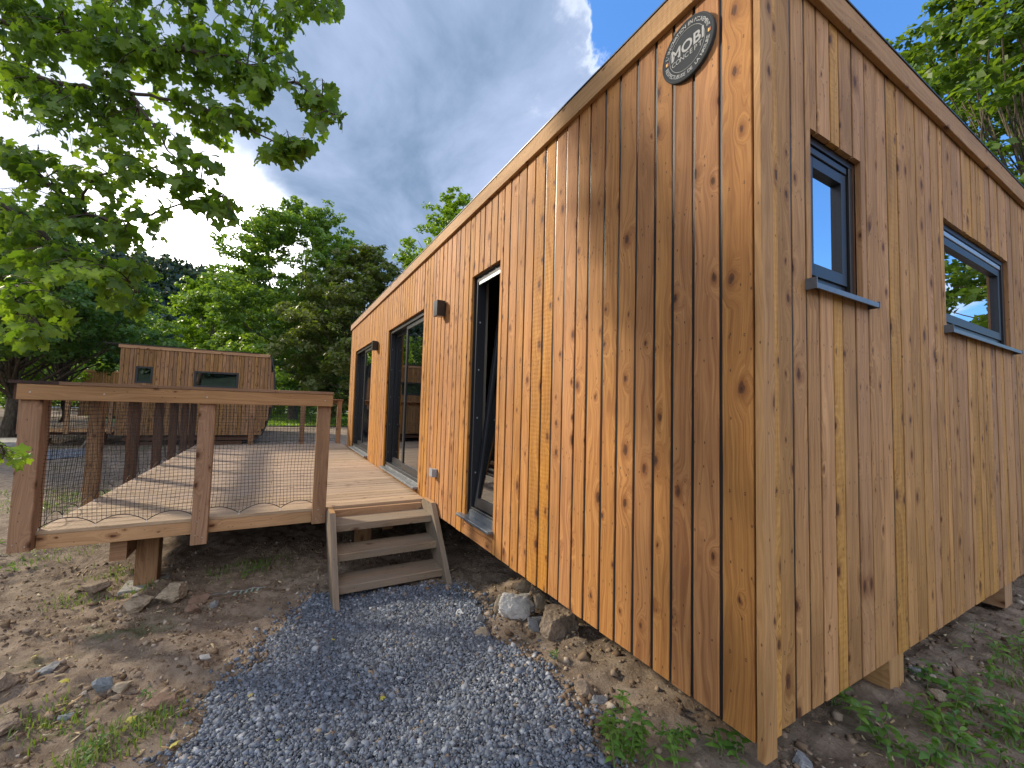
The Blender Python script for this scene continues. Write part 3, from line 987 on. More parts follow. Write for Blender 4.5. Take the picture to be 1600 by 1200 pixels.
def end_window(y0, y1, z0, z1, split=None):
    b = MB()
    b.box((-.060, y1 - .012, z0), (-.019, y1, z1), 'z'); b.build('window_reveal', M_dark, cab)
    b = MB(); b.box((-.060, y0, z0 + .01), (-.019, y0 + .008, z1 - .013), 'z')
    rv = b.build('window_reveal', M_dark, cab)
    b = MB(); b.box((-.13, y0 + .011, z1 - .030), (-.019, y1 - .0125, z1 - .001), 'y', cham=.001)
    b.box((-.040, y1 - .045, z0 + .01), (-.0195, y1 - .0125, z1 - .031), 'z'); b.box((-.040, y0 + .0085, z0 + .01), (-.0195, y0 + .020, z1 - .031), 'z')
    b.build('shutter_guide', M_lamp, rv)
    b = MB()
    frame_x(b, y0 + .012, y1 - .014, z0 + .012, z1 - .031, -.120, -.0405, .040, .05)
    wn = b.build('window', M_alu, cab)
    b = MB()
    frame_x(b, y0 + .048, y1 - .050, z0 + .058, z1 - .065, -.095, -.030, .045, .05)
    b.build('sash', M_alu, wn)
    ya, yb = y0 + .092, y1 - .094
    pane_mesh([(-.056, ya, z0 + .105), (-.056, yb, z0 + .105), (-.056, yb, z1 - .108), (-.056, ya, z1 - .108)], .006, (1, 0, 0)).build('pane', M_glassr, wn)
    b = MB(); b.box((-.039, y0 + .055, z1 - .063), (-.024, y1 - .06, z1 - .035), 'y'); b.build('shutter_rail', M_track if y0 > 1 else M_alu, wn)
    b = MB()
    pts = [(-.06, 0, z0 + .012), (.042, 0, z0 - .012), (.042, 0, z0 - .032), (.036, 0, z0 - .032), (.036, 0, z0 - .018), (-.06, 0, z0 + .004)]
    ys = (y0 - .045, y1 + .055)
    for i in range(6):
        j = (i + 1) % 6
        b.face([(pts[i][0], ys[0], pts[i][2]), (pts[i][0], ys[1], pts[i][2]), (pts[j][0], ys[1], pts[j][2]), (pts[j][0], ys[0], pts[j][2])][::-1])
    for yv in ys:
        b.face([(p[0], yv, p[2]) for p in pts]); 
    b.box((-.004, ys[0] - .006, z0 - .034), (.044, ys[0] - .0005, z0 + .008), 'x'); b.box((-.004, ys[1] + .0005, z0 - .034), (.044, ys[1] + .004, z0 - .006), 'x')
    b.build('sill', M_sill, wn)
    return wn


end_window(*OPR[0])
end_window(*OPR[1])

# curtain and furniture seen dimly through the panes
b = MB()
for k in range(14):
    yq = .45 + .024 * k
    b.box((-.30 - .02 * (k % 2), yq, .9), (-.285 - .02 * (k % 2), yq + .022, 2.3), 'z')
tag(b.build('curtain', M_curtain), 'pale pleated curtain hanging inside the small end window', 'curtain')
b = MB()
b.box((-5.3, 3.2, .101), (-3.5, 4.0, .55), 'x'); b.box((-5.3, 4.0, .101), (-3.5, 4.15, .95), 'x')
tag(b.build('sofa', M_curtain), 'pale sofa standing inside behind the middle glass door', 'sofa')
b = MB()
for k in range(6):
    b.box((-1.9, 1.2, .5 + .3 * k), (-1.2, 1.5, .52 + .3 * k), 'x')
b.box((-1.93, 1.2, .101), (-1.905, 1.5, 2.2), 'z'); b.box((-1.195, 1.2, .101), (-1.17, 1.5, 2.2), 'z')
tag(b.build('shelf_unit', M_joist), 'wooden shelf unit inside behind the tall tilted window', 'shelf')

# ------------------------------------------------------------------ fixtures on the long wall
def wall_lamp(x, z, label):
    t = thing('wall_lamp', label, 'wall lamp', (x, 0, z), 'black wall lamps')
    b = MB()
    b.box((x - .055, -.095, z - .075), (x + .045, -.012, z + .075), 'z', cham=.004)
    b.build('lamp_housing', M_lamp, t)
    b = MB(); b.box((x - .045, -.0115, z - .06), (x + .035, -.001, z + .06), 'z'); b.build('back_plate', M_lamp, t)
    b = MB(); b.box((x - .035, -.078, z - .079), (x + .025, -.03, z - .0755), 'x'); b.build('lens', M_white, t)


wall_lamp(-3.05, 1.995, 'black box wall lamp between the tall window and the middle glass door')
wall_lamp(-6.18, 1.995, 'black box wall lamp between the two glass doors')
t = thing('power_socket', 'small grey outdoor socket box low on the long wall above the stairs', 'socket', (-3.12, 0, .39))
b = MB(); b.box((-3.165, -.050, .355), (-3.085, -.001, .43), 'z', cham=.008); b.build('socket_box', M_greyp, t)
b = MB(); b.box((-3.172, -.058, .362), (-3.080, -.0505, .438), 'x', cham=.004); b.build('flap_cover', M_greyp, t)

# round sign
SC = np.array([-.258, -.018, 2.519]); SR = .122
sg = thing('round_sign', 'round dark grey sign with white lettering high on the wall near the corner', 'sign', tuple(SC))


def disc(name, r0, r1, ya, yb, mat, n=72):
    b = MB()
    for k in range(n):
        a0, a1 = 2 * math.pi * k / n, 2 * math.pi * (k + 1) / n
        P = lambda r, a, yv: (SC[0] + r * math.cos(a), yv, SC[2] + r * math.sin(a))
        if r0 <= 0:
            b.face([P(r1, a0, ya), P(r1, a1, ya), (SC[0], ya, SC[2])])
        else:
            b.face([P(r0, a0, ya), P(r1, a0, ya), P(r1, a1, ya), P(r0, a1, ya)])
            b.face([P(r0, a1, ya), P(r0, a1, yb), P(r0, a0, yb), P(r0, a0, ya)])
        b.face([P(r1, a0, ya), P(r1, a0, yb), P(r1, a1, yb), P(r1, a1, ya)])
    return b.build(name, mat, sg)


disc('sign_plate', 0, SR, -.018, -.003, M_sign)
disc('outer_ring', SR * .955, SR * .965, -.0192, -.0181, M_signrim)
disc('inner_ring', SR * .668, SR * .68, -.0192, -.0181, M_signtxt)


def text_mesh(s, size, pos, ang=0, bold=0.0, mat=None, name='lettering', sx=1.0):
    cu = bpy.data.curves.new('lettering', 'FONT')
    cu.body = s; cu.size = size; cu.align_x = 'CENTER'; cu.align_y = 'CENTER'
    cu.extrude = .0003; cu.offset = bold; cu.resolution_u = 3
    ob = bpy.data.objects.new('tmp', cu)
    C.objects.link(ob)
    dg = bpy.context.evaluated_depsgraph_get()
    me = bpy.data.meshes.new_from_object(ob.evaluated_get(dg))
    C.objects.unlink(ob); bpy.data.objects.remove(ob)
    R = Matrix.Translation(pos) @ Matrix.Rotation(math.radians(90), 4, 'X') @ Matrix.Rotation(ang, 4, 'Z') @ Matrix.Diagonal((sx, 1, 1, 1))
    me.transform(R)
    return me


def join_text(meshes, name, mat):
    bm = bmesh.new()
    for me in meshes: bm.from_mesh(me)
    me = bpy.data.meshes.new(name)
    bm.to_mesh(me); bm.free()
    return link(name, me, mat, sg)


yt = -.0187
join_text([text_mesh('MOBI', .066, (SC[0] + .002, yt, SC[2] + .012), 0, .0012, sx=1.0)], 'lettering', M_signtxt)
join_text([text_mesh(c, .029, (SC[0] - .0625 + .0208 * k, yt, SC[2] - .026)) for k, c in enumerate('CONCEPT')], 'lettering', M_signtxt)
ms = []
s = "L'INNOVATION EN MOUVEMENT"
for k, c in enumerate(s):
    if c == ' ': continue
    a = math.radians(166 - 152 * k / (len(s) - 1))
    ms.append(text_mesh(c, .0205, (SC[0] + SR * .81 * math.cos(a), yt, SC[2] + SR * .81 * math.sin(a)), a - math.pi / 2, .0003))
s = "RESPECTUEUSE DE LA NATURE"
for k, c in enumerate(s):
    if c == ' ': continue
    a = math.radians(194 + 152 * k / (len(s) - 1))
    ms.append(text_mesh(c, .0205, (SC[0] + SR * .82 * math.cos(a), yt, SC[2] + SR * .82 * math.sin(a)), a + math.pi / 2, .0003))
join_text(ms, 'lettering', M_signtxt)
for sgn in (-1, 1):
    for k, mt in enumerate((M_cord, M_yel, M_red)):
        b = MB(); xq = SC[0] + sgn * SR * .81 + (k - 1) * .006
        b.box((xq - .0028, yt - .0006, SC[2] - .0065), (xq + .0028, yt + .0004, SC[2] + .0065), 'z'); b.build('flag_stripe', mt, sg)

# ------------------------------------------------------------------ deck with railing, netting
DX0, DX1, DY0, DZ = -9.86, -3.42, -2.83, .083
deck = thing('wooden_deck', 'raised wooden deck with a post railing and black netting beside the near cabin', 'deck', (-6.6, -1.4, -.5))
b = MB()
xx = DX1
k = 0
while xx > DX0 + .1:
    wd = .118
    sd = rnd.random(); dz = rnd.uniform(-.0015, .0015)
    ysp = rnd.choice([None, -1.4, -.9, -1.9]) if k > 0 else None
    segs = [(DY0, -.012)] if ysp is None else [(DY0, ysp - .002), (ysp + .002, -.012)]
    for (a, c) in segs:
        sd = rnd.random()
        b.plank((xx - wd / 2, a, DZ - .0125 + dz), (xx - wd / 2, c, DZ - .0125 + dz), X3, Z3, wd, .025, seg=4, jit=.0008, cham=.003, seed=sd)
    xx -= wd + .008; k += 1
b.build('decking', M_deck, deck)
b = MB()
b.plank((DX1 - .016, DY0 + .012, .006), (DX1 - .016, -.012, .006), Z3, X3, .098, .03, seg=6, jit=.001)
b.build('edge_joist', M_joist, deck)
b = MB()
b.plank((DX0, DY0 + .025, .006), (DX1 - .034, DY0 + .025, .006), Z3, -Y3, .098, .03, seg=6)
b.build('edge_joist', M_joist, deck)
for k in range(11):
    b = MB()
    xq = DX1 - .7 - k * .58
    b.box((xq - .02, DY0 + .05, -.04), (xq + .02, -.03, .055), 'y'); b.build('joist', M_rail, deck)
for yq in (-2.40, -.35):
    b = MB(); b.box((DX0 + .1, yq - .05, -.215), (DX1 - .10, yq + .05, -.043), 'x'); b.build('bearer', M_rail, deck)
for (xq, yq) in ((-3.82, -2.27), (-3.9, -.52), (-6.4, -2.27), (-6.4, -.3), (-9.2, -2.27), (-9.2, -.3)):
    b = MB(); b.box((xq - .07, yq - .075, -.62), (xq + .07, yq + .075, -.045), 'z', cham=.004); b.build('support_post', M_rail, deck)
def post(x0, x1, y0, y1, z0, z1, mat=None):
    b = MB(); b.box((x0, y0, z0), (x1, y1, z1), 'z', cham=.004); return b.build('post', mat or M_rail, deck)


post(-3.50, -3.358, -2.935, -2.825, -.035, 1.125)
post(-3.418, -3.358, -1.937, -1.827, -.115, 1.012)
post(-3.418, -3.358, -1.066, -.954, -.045, 1.012)
for xq in (-4.62, -5.82, -7.02, -8.05, -9.0, -9.86):
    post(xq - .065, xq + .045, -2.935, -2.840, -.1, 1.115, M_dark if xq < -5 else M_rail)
for yq in (-1.86, -.87, -.09):
    post(-9.95, -9.865, yq - .05, yq + .05, -.1, 1.10)
def railing(name, a, c, grain, mat, cham=.003):
    b = MB(); b.box(a, c, grain, cham=cham); return b.build(name, mat, deck)


railing('top_rail', (-3.357, -2.945, 1.012), (-3.325, -.945, 1.121), 'y', M_trim)
railing('cap_rail', (-3.47, -2.74, 1.1225), (-3.318, -.940, 1.145), 'y', M_rail)
railing('cap_rail', (-9.95, -2.99, 1.124), (-3.322, -2.742, 1.1445), 'x', M_char)
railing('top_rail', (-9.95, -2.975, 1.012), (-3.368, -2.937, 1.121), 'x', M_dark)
railing('top_rail', (-9.985, -2.93, 1.012), (-9.952, -.02, 1.105), 'y', M_rail)
railing('cap_rail', (-9.99, -2.73, 1.1065), (-9.83, -.02, 1.13), 'y', M_rail)
for yq in (-2.88, -2.50, -1.885, -1.01):
    b = MB(); b.tube([(-3.326, yq, 1.065), (-3.3225, yq, 1.065)], .0055, 8, cap=True); b.build('screw', M_steel, deck)
for yq, zq in ((-2.91, .02), (-2.85, .0), (-1.905, -.04), (-1.86, -.06), (-1.035, .0), (-.985, .02), (-1.9, .07), (-1.02, .08)):
    b = MB(); b.tube([(-3.359, yq, zq), (-3.3555, yq, zq)], .0045, 8, cap=True); b.build('screw', M_steel, deck)


def netting(P, Q, zt, zb, sp, th, sag=.012):
    """net between points P and Q (x, y), meshes as thin crossed strands, scalloped cord below"""
    P, Q = np.array(P, float), np.array(Q, float)
    L = np.linalg.norm(Q - P); d = (Q - P) / L; nrm = np.array([-d[1], d[0]])
    nsc = max(1, round(L / .30))
    b = MB(); cord = MB(); tie = MB()

    def bot(s):
        a = (s / L * nsc) % 1.0
        return zb + .058 * (1 - (2 * a - 1) ** 2)

    def off(s, z):
        return sag * math.sin(s * 5.1 + z * 3) + sag * .5 * math.sin(s * 13 + z * 9)

    def pt(s, z):
        o_ = off(s, z)
        q = P + d * (s + .006 * math.sin(z * 11 + s * 4)) + nrm * o_
        return (q[0], q[1], z + .005 * math.sin(s * 9) * (zt - z))
    s = sp * .4
    while s < L:
        n = 7
        zz_ = [zt + (bot(s) - zt) * i / n for i in range(n + 1)]
        b.tube([pt(s, z_) for z_ in zz_], th, 3)
        s += sp
    z_ = zt
    while z_ > zb:
        run = []
        m_ = int(L / .06) + 1
        for i in range(m_ + 1):
            s = L * i / m_
            if z_ >= bot(s) - .002: run.append(pt(s, z_))
            else:
                if len(run) > 1: b.tube(run, th, 3)
                run = []
        if len(run) > 1: b.tube(run, th, 3)
        z_ -= sp
    m_ = nsc * 12
    cord.tube([pt(L * i / m_, bot(L * i / m_)) for i in range(m_ + 1)], .0032, 5)
    for i in range(nsc + 1):
        q = pt(L * i / nsc, zb)
        tie.tube([(q[0], q[1], zb + .004), (q[0], q[1], zb - .016)], .0035, 5, cap=True)
    b.build('netting', M_net, deck)
    cord.build('cord', M_cord, deck)
    tie.build('tie', M_white, deck)


netting((-3.43, -2.825), (-3.43, -1.02), 1.10, DZ + .018, .027, .0015)
netting((-3.52, -2.815), (-9.86, -2.815), 1.10, DZ + .018, .036, .0016)
netting((-9.86, -2.79), (-9.86, -.10), 1.10, DZ + .018, .045, .0016)

# ------------------------------------------------------------------ stairs
st = thing('wooden_stairs', 'short weathered wooden stairs with three treads leading up to the deck', 'stairs', (-2.9, -.48, -.5))
YL, YR = -.904, -.062
for (xf, zt) in ((-3.042, .008), (-2.862, -.182), (-2.687, -.371)):
    b = MB()
    b.plank((xf - .14, YL - .0, zt - .0285), (xf - .14, YR, zt - .0285), X3, Z3, .28, .057, seg=3, jit=.001, cham=.004)
    b.build('tread', M_stair, st)
b = MB()
b.plank((-3.385, YL, .010), (-3.385, YR, .010), Z3, X3, .10, .05, seg=3); b.build('riser', M_joist, st)
for ya, yb in ((YL - .047, YL - .002), (YR + .002, YR + .047)):
    b = MB()
    # plank following the slope, cut level at the top
    prof = [(-3.32, .115), (-3.06, .115), (-2.50, -.545), (-2.745, -.545), (-3.40, .03)] if ya > -.5 else [(-3.32, .105), (-3.06, .105), (-2.52, -.55), (-2.765, -.55), (-3.40, .02)]
    n = len(prof)
    sd = .2 if ya < -.5 else .83
    def L3(p, yv): return (p[0], yv, p[1])
    uvp = [((p[0] * .76 + p[1] * .65), (p[0] * -.65 + p[1] * .76)) for p in prof]
    b.face([L3(p, ya) for p in prof][::-1], uvp[::-1], sd); b.face([L3(p, yb) for p in prof], uvp, sd)
    acc = 0
    for i in range(n):
        j = (i + 1) % n
        ln = math.dist(prof[i], prof[j])
        b.face([L3(prof[i], ya), L3(prof[i], yb), L3(prof[j], yb), L3(prof[j], ya)][::-1], [(0, acc + 0), (.045, acc), (.045, acc + ln), (0, acc + ln)][::-1], sd)
        acc += ln
    b.build('stringer', M_stair, st)
b = MB()
b.box((-3.315, YL - .044, .1055), (-3.065, YL - .005, .1075), 'y'); b.box((-3.315, YR + .005, .1155), (-3.065, YR + .044, .1175), 'y')
b.build('cut_end', M_joist, st)
t = MB(); t.box((-2.62, -.10, -.60), (-2.30, .14, -.475), 'x', cham=.006)
tag(t.build('paving_slab', M_conc), 'thin grey concrete slab under the right foot of the stairs', 'slab')
t = MB(); t.box((-3.98, -2.42, -.6), (-3.66, -2.12, -.502), 'x', cham=.01)
tag(t.build('paving_slab', M_conc), 'dusty grey concrete slab under the front deck support post', 'slab')

# ------------------------------------------------------------------ second cabin and its deck
PL, PR = np.array([-16.62, -5.787, -.16]), np.array([-16.37, -1.755, -.16])
ed = (PR - PL) / np.linalg.norm(PR - PL)
en = np.array([ed[1], -ed[0], 0.0])          # facing the camera (+X)
CH = 2.80
c2 = thing('wooden_cabin', 'smaller timber cabin behind the deck, with a rounded black edged side', 'cabin', (-19, -4, -.5))
Wd = 4.04


def rt(z):
    """right outline of the front: how far the face reaches at height z (bulging side)"""
    a = z / CH
    return Wd + .03 + .24 * (1 - (2 * a - 1.05) ** 2) - .10 * (1 - a)


b = MB()
s = 0.0
OPB = [(.40, .84, 1.66, 2.20), (1.92, 3.18, 1.60, 2.14)]
while s < Wd + .25:
    wdt = rnd.uniform(.09, .13)
    e = min(s + wdt, Wd + .27)
    zs = [CH * i / 40 for i in range(41) if rt(CH * i / 40) > (s + e) / 2]
    if zs:
        for (a, c, z0, z1) in spans(s, e, OPB, zs[0], zs[-1]):
            if c - a < .02: continue
            m_ = (a + c) / 2
            top = PL + ed * m_ + Z3 * z1; bo = PL + ed * m_ + Z3 * z0
            b.plank(bo + en * rnd.uniform(0, .006), top + en * .003, ed, en, c - a - .010, .025)
    s = e
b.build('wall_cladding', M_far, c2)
b = MB()
en2 = np.array([1.0, .035, 0.0])
def P2(s_, z_, dpt): return PL + ed * s_ + Z3 * z_ - en2 * dpt
N = 14
outl = [(0.0, .02), (0.0, CH - .02)] + [(rt(CH * (1 - i / N)) - .02, min(CH - .02, max(.02, CH * (1 - i / N)))) for i in range(N + 1)]
DP = 7.5
b.face([P2(a, z_, .04) for a, z_ in outl])
b.face([P2(a, z_, DP) for a, z_ in outl][::-1])
for i in range(len(outl)):
    j = (i + 1) % len(outl)
    b.face([P2(*outl[i], .04), P2(*outl[i], DP), P2(*outl[j], DP), P2(*outl[j], .04)])
b.build('wall_core', M_black, c2)
b = MB()
sk = [(rt(CH * (1 - i / N)) + .0, CH * (1 - i / N)) for i in range(N + 1)]
for i in range(N):
    A, B_ = sk[i], sk[i + 1]
    b.face([P2(A[0] + .05, A[1] + .02, -.05), P2(A[0] + .05, A[1] + .02, DP), P2(B_[0] + .05, B_[1], DP), P2(B_[0] + .05, B_[1], -.05)])
    b.face([P2(A[0], A[1] + .0, -.05), P2(A[0] + .05, A[1] + .02, -.05), P2(B_[0] + .05, B_[1], -.05), P2(B_[0], B_[1], -.05)])
b.build('curved_roof_skin', M_black, c2)
b = MB()
b.plank(P2(-.05, CH + .02, -.03), P2(Wd + .05, CH + .0, -.03), Z3, en, .11, .03, seg=3)
b.build('fascia', M_trim, c2)
b = MB()
b.plank(P2(-.05, CH + .085, 3.7), P2(Wd + .05, CH + .065, 3.7), -en, Z3, 7.5, .02); b.build('roof', M_black, c2)
for (a, c, z0, z1) in OPB:
    b = MB()
    for (q0, q1, r0, r1) in ((a, a + .06, z0, z1), (c - .06, c, z0, z1)):
        b.plank(P2((q0 + q1) / 2, r0, .02), P2((q0 + q1) / 2, r1, .02), ed, en, .06, .05)
    for zq in (z0 + .03, z1 - .03):
        b.plank(P2(a + .06, zq, .02), P2(c - .06, zq, .02), Z3, en, .06, .05)
    wn = b.build('window', M_alu, c2)
    pane_mesh([P2(a + .06, z0 + .06, .035), P2(c - .06, z0 + .06, .035), P2(c - .06, z1 - .06, .035), P2(a + .06, z1 - .06, .035)], .006, en).build('pane', M_glass, wn)
b = MB()
for zq in (0.0,):
    b.plank(P2(.2, -.12, .5), P2(Wd - .2, -.12, .5), -en, Z3, .7, .12)
b.plank(P2(.3, -.28, .4), P2(1.2, -.28, .4), -en, Z3, .4, .1); b.plank(P2(2.6, -.28, .4), P2(3.4, -.28, .4), -en, Z3, .4, .14)
b.build('support_beam', M_dark, c2)

d2 = thing('wooden_deck', 'distant small deck with a post railing at the left side of the second cabin', 'deck', (-18, -8, -.5))
b = MB()
for k in range(26):
    b.plank(P2(-2.15, .22, .1 + k * .125), P2(-.03, .22, .1 + k * .125), -en, Z3, .118, .03)
b.build('decking', M_deck, d2)
b = MB(); b.plank(P2(-2.15, .155, .03), P2(-.03, .155, .03), Z3, en, .11, .04); b.build('edge_joist', M_joist, d2)
for s_ in (-2.1, -1.1, -.12):
    b = MB(); b.plank(P2(s_, -.05 + .1, .0), P2(s_, 1.22, .0), ed, en, .10, .07); b.build('post', M_rail, d2)
    b = MB(); b.plank(P2(s_, .05, 3.3), P2(s_, 1.22, 3.3), ed, en, .10, .07); b.build('post', M_dark, d2)
b = MB(); b.plank(P2(-2.2, 1.2, -.04), P2(-.05, 1.2, -.04), Z3, en, .10, .04); b.build('top_rail', M_rail, d2)
b = MB(); b.plank(P2(-2.2, 1.2, 3.35), P2(-.05, 1.2, 3.35), Z3, en, .10, .04); b.build('top_rail', M_dark, d2)
b = MB(); b.plank(P2(-2.12, 1.2, .02), P2(-2.12, 1.2, 3.3), Z3, -ed, .10, .04); b.build('top_rail', M_dark, d2)
for s_ in (-1.75, -.4):
    b = MB(); b.plank(P2(s_, -.40, .5), P2(s_, .12, .5), ed, en, .22, .2); b.build('support_post', M_dark, d2)
b = MB(); b.plank(P2(-2.1, -.0 + .05, .5), P2(-.05, .05, .5), Z3, en, .12, .1); b.build('bearer', M_dark, d2)
b = MB(); b.plank(P2(-.62, -.40, -.45), P2(-.42, .24, .0), ed, en, .05, .16); b.build('stair_stringer', M_stair, d2)

# third cabin, farther to the left
c3 = thing('wooden_cabin', 'third timber cabin farthest away, half hidden behind the second cabin', 'cabin', (-36, -13, -.5))
A3 = np.array([-34.9, -12.15, -.2]); e3 = unit((.06, 1, 0)); n3_ = np.array([e3[1], -e3[0], 0])
b = MB()
s = 0
while s < 5.5:
    wdt = rnd.uniform(.10, .14)
    b.plank(A3 + e3 * (s + wdt / 2), A3 + e3 * (s + wdt / 2) + Z3 * 2.8, e3, n3_, wdt - .012, .025); s += wdt
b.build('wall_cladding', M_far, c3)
b = MB()
b.plank(A3 + e3 * 2.75 - n3_ * 3.5 + Z3 * .02, A3 + e3 * 2.75 - n3_ * 3.5 + Z3 * 2.78, e3, n3_, 5.45, 6.9); b.build('wall_core', M_black, c3)
b = MB(); b.plank(A3 - e3 * .05 + n3_ * .03 + Z3 * 2.83, A3 + e3 * 5.6 + n3_ * .03 + Z3 * 2.83, Z3, n3_, .12, .03); b.build('fascia', M_trim, c3)
b = MB(); b.plank(A3 + e3 * .5 + n3_ * .03 + Z3 * 1.2, A3 + e3 * 1.1 + n3_ * .03 + Z3 * 1.2, Z3, n3_, 1.0, .03); b.build('window', M_alu, c3)

# ------------------------------------------------------------------ trees
def leaves_mesh(name, P, N, size, shape='rhomb', droop=.25, seeds=None):
    """P positions, N leaf normals (n,3); one leaf each"""
    n = len(P)
    N = N / (np.linalg.norm(N, axis=1, keepdims=True) + 1e-9)
    a = rng.normal(0, 1, (n, 3)); A = np.cross(N, a); A /= np.linalg.norm(A, axis=1, keepdims=True) + 1e-9
    B = np.cross(N, A)
    if shape == 'rhomb':
        T = np.array([(-.5, 0, 0), (0, .32, .08), (.5, 0, -droop * .5), (0, -.32, .08)])
        q = np.array([(0, 1, 2, 3)])
    elif shape == 'ellipse':
        T = np.array([(-.5, 0, 0), (-.2, .2, .05), (.2, .18, .03), (.5, 0, -droop), (.2, -.18, .03), (-.2, -.2, .05)])
        q = np.array([(0, 1, 2, 3), (0, 3, 4, 5)])
    else:
        out = [(0, .06), (20, .38), (36, .36), (52, .52), (64, .50), (76, .40), (92, .42), (106, .60), (118, .54), (130, .42), (146, .40), (166, .54), (180, .66)]
        pts = [(r * math.cos(math.radians(180 - a_)), r * math.sin(math.radians(180 - a_))) for a_, r in out]
        pts = pts + [(x_, -y_) for x_, y_ in pts[-2:0:-1]]
        T = [(.02, 0, .04)] + [(x_, y_, -droop * (x_ * x_ + y_ * y_) + .1 * abs(y_)) for x_, y_ in pts]
        T = np.array(T)
        k = len(pts)
        q = np.array([(0, 1 + i, 1 + (i + 1) % k) for i in range(k)])
    m = len(T)
    sc = size[:, None, None] if not np.isscalar(size) else size
    V = P[:, None, :] + sc * (T[None, :, 0:1] * A[:, None, :] + T[None, :, 1:2] * B[:, None, :] + T[None, :, 2:3] * N[:, None, :])
    Fc = (q[None] + (np.arange(n) * m)[:, None, None]).reshape(-1, q.shape[1])
    sd = rng.random(n) if seeds is None else seeds
    return np_mesh(name, V.reshape(-1, 3), Fc, np.repeat(np.stack([sd, rng.random(n)], 1), len(q), 0))


def limb(mb, p, q, r0, r1, bend=.12, n=5):
    p, q = np.array(p, float), np.array(q, float)
    L = np.linalg.norm(q - p)
    o = np.array([rnd.uniform(-1, 1), rnd.uniform(-1, 1), rnd.uniform(-.3, .8)]) * bend * L
    pts = [p + (q - p) * t + o * math.sin(math.pi * t) for t in np.linspace(0, 1, n)]
    mb.tube(pts, [r0 + (r1 - r0) * t for t in np.linspace(0, 1, n)], 6 if r0 < .12 else 9)
    return pts


def tree(label, x, y, h, cw, mat, leaf=.2, n=16000, base=.18, trunk=.22, group=None, top=1.0, clump=1.1, zb=None, nb=70, shape=.5, name='broadleaf_tree', full=False):
    zb = -.55 if zb is None else zb
    t = thing(name, label, 'tree', (x, y, zb), group)
    mb = MB()
    tp = [np.array([x + rnd.uniform(-.12, .12) * k, y + rnd.uniform(-.12, .12) * k, zb + h * .8 * k / 5]) for k in range(6)]
    mb.tube(tp, [trunk * (1.35 if k == 0 else 1 - k / 5.6) for k in range(6)], 10)
    tr = mb.build('trunk', M_bark, t, smooth=True)
    mb = MB()
    cs = []
    for k in range(nb):
        f = (k + .5) / nb
        zf = base + (1 - base) * f
        prof = math.sin(math.pi * min(1, max(.03, (f * .92 + .08)) ** shape)) ** .6
        a = k * 2.39996 + rnd.uniform(-.5, .5)
        rr = cw * .5 * prof * rnd.choice((rnd.uniform(.3, .7), rnd.uniform(.7, 1.05), rnd.uniform(.8, 1.0)))
        c = np.array([x + rr * math.cos(a), y + rr * math.sin(a), zb + h * zf * top + rnd.uniform(-.3, .3)])
        cs.append((c, rnd.uniform(.6, 1.25) * clump * (.65 + .5 * prof)))
        k_ = min(4, max(1, int(zf * 4.2 * .75)))
        s = tp[k_] + (tp[min(5, k_ + 1)] - tp[k_]) * rnd.random()
        s = s if s[2] < c[2] else tp[max(1, k_ - 1)]
        limb(mb, s, c, trunk * .21 * (1 - f * .6), .012, .10)
    mb.build('limbs', M_bark, t)
    wts = np.array([r ** 2 for _, r in cs]); wts /= wts.sum()
    ci = rng.choice(len(cs), n, p=wts)
    CC = np.array([c for c, _ in cs])[ci]; R = np.array([r for _, r in cs])[ci]
    sv = rng.normal(0, 1, (n, 3)); sv /= np.linalg.norm(sv, axis=1, keepdims=True)
    rad = rng.random(n) ** .45
    # sub-clumps: pull the leaves towards a few sprays inside each clump
    sub = rng.integers(0, 9, n)
    hsh = np.sin((ci * 12.9898 + sub * 78.233)[:, None] * np.array([1.0, 1.7, 2.3])) * 43758.5453
    sd = (hsh - np.floor(hsh)) * 2 - 1
    off = sd * R[:, None] * np.array([.95, .95, .62]) + sv * (rad * R * .42)[:, None] * np.array([1, 1, .55])
    P = CC + off
    Nn = np.array([0, 0, 1.0]) + .75 * rng.normal(0, 1, (n, 3)) + .5 * off / R[:, None]
    cl_tone = rng.random(len(cs))[ci]
    seeds = np.clip(.35 * rng.random(n) + .45 * cl_tone + .1, 0, 1)
    me = leaves_mesh('crown', P, Nn, leaf * rng.uniform(.6, 1.3, n), 'rhomb', seeds=seeds)
    link('crown', me, mat, t)
    return t


def wp(px, py, d):
    return CAM + ray(px, py) * d


G1 = 'trees behind the cabins'
def tree_at(label, px, ptop, d, wpx, mat, **kw):
    p = wp(px, 640, d)
    htop = wp(px, ptop, d)[2]
    zb = -.55
    return tree(label, p[0], p[1], htop - zb, wpx / F_PX * d, mat, zb=zb, **kw)


tree_at('tall dark green tree with a loose rounded crown at the centre of the tree line', 458, 318, 33, 240, L_mid, leaf=.31, n=46000, base=.15, trunk=.30, group=G1, clump=1.25, nb=110, shape=.85, name='maple_tree')
tree_at('olive brown chestnut tree standing left of the roof edge', 560, 382, 29, 195, L_brown, leaf=.27, n=36000, base=.10, trunk=.26, group=G1, clump=1.1, nb=85, shape=.75, name='chestnut_tree')
tree_at('bright yellow green tree left of the tallest tree', 325, 428, 38, 165, L_bright, leaf=.32, n=26000, base=.02, trunk=.22, group=G1, clump=1.3, nb=70)
tree_at('bright green tree whose top rises above the roof edge', 697, 300, 27, 200, L_bright, leaf=.24, n=24000, base=.2, trunk=.24, group=G1, clump=1.0, nb=70)
tree_at('low blue green bush tree under the tall trees beside the cabin', 520, 560, 44, 120, L_mid, leaf=.3, n=9000, base=.02, trunk=.15, group=G1, clump=1.2, nb=36)
tree_at('dark round tree behind the second cabin', 395, 470, 46, 150, L_dark, leaf=.34, n=12000, base=.02, trunk=.25, group=G1, clump=1.6, nb=50)
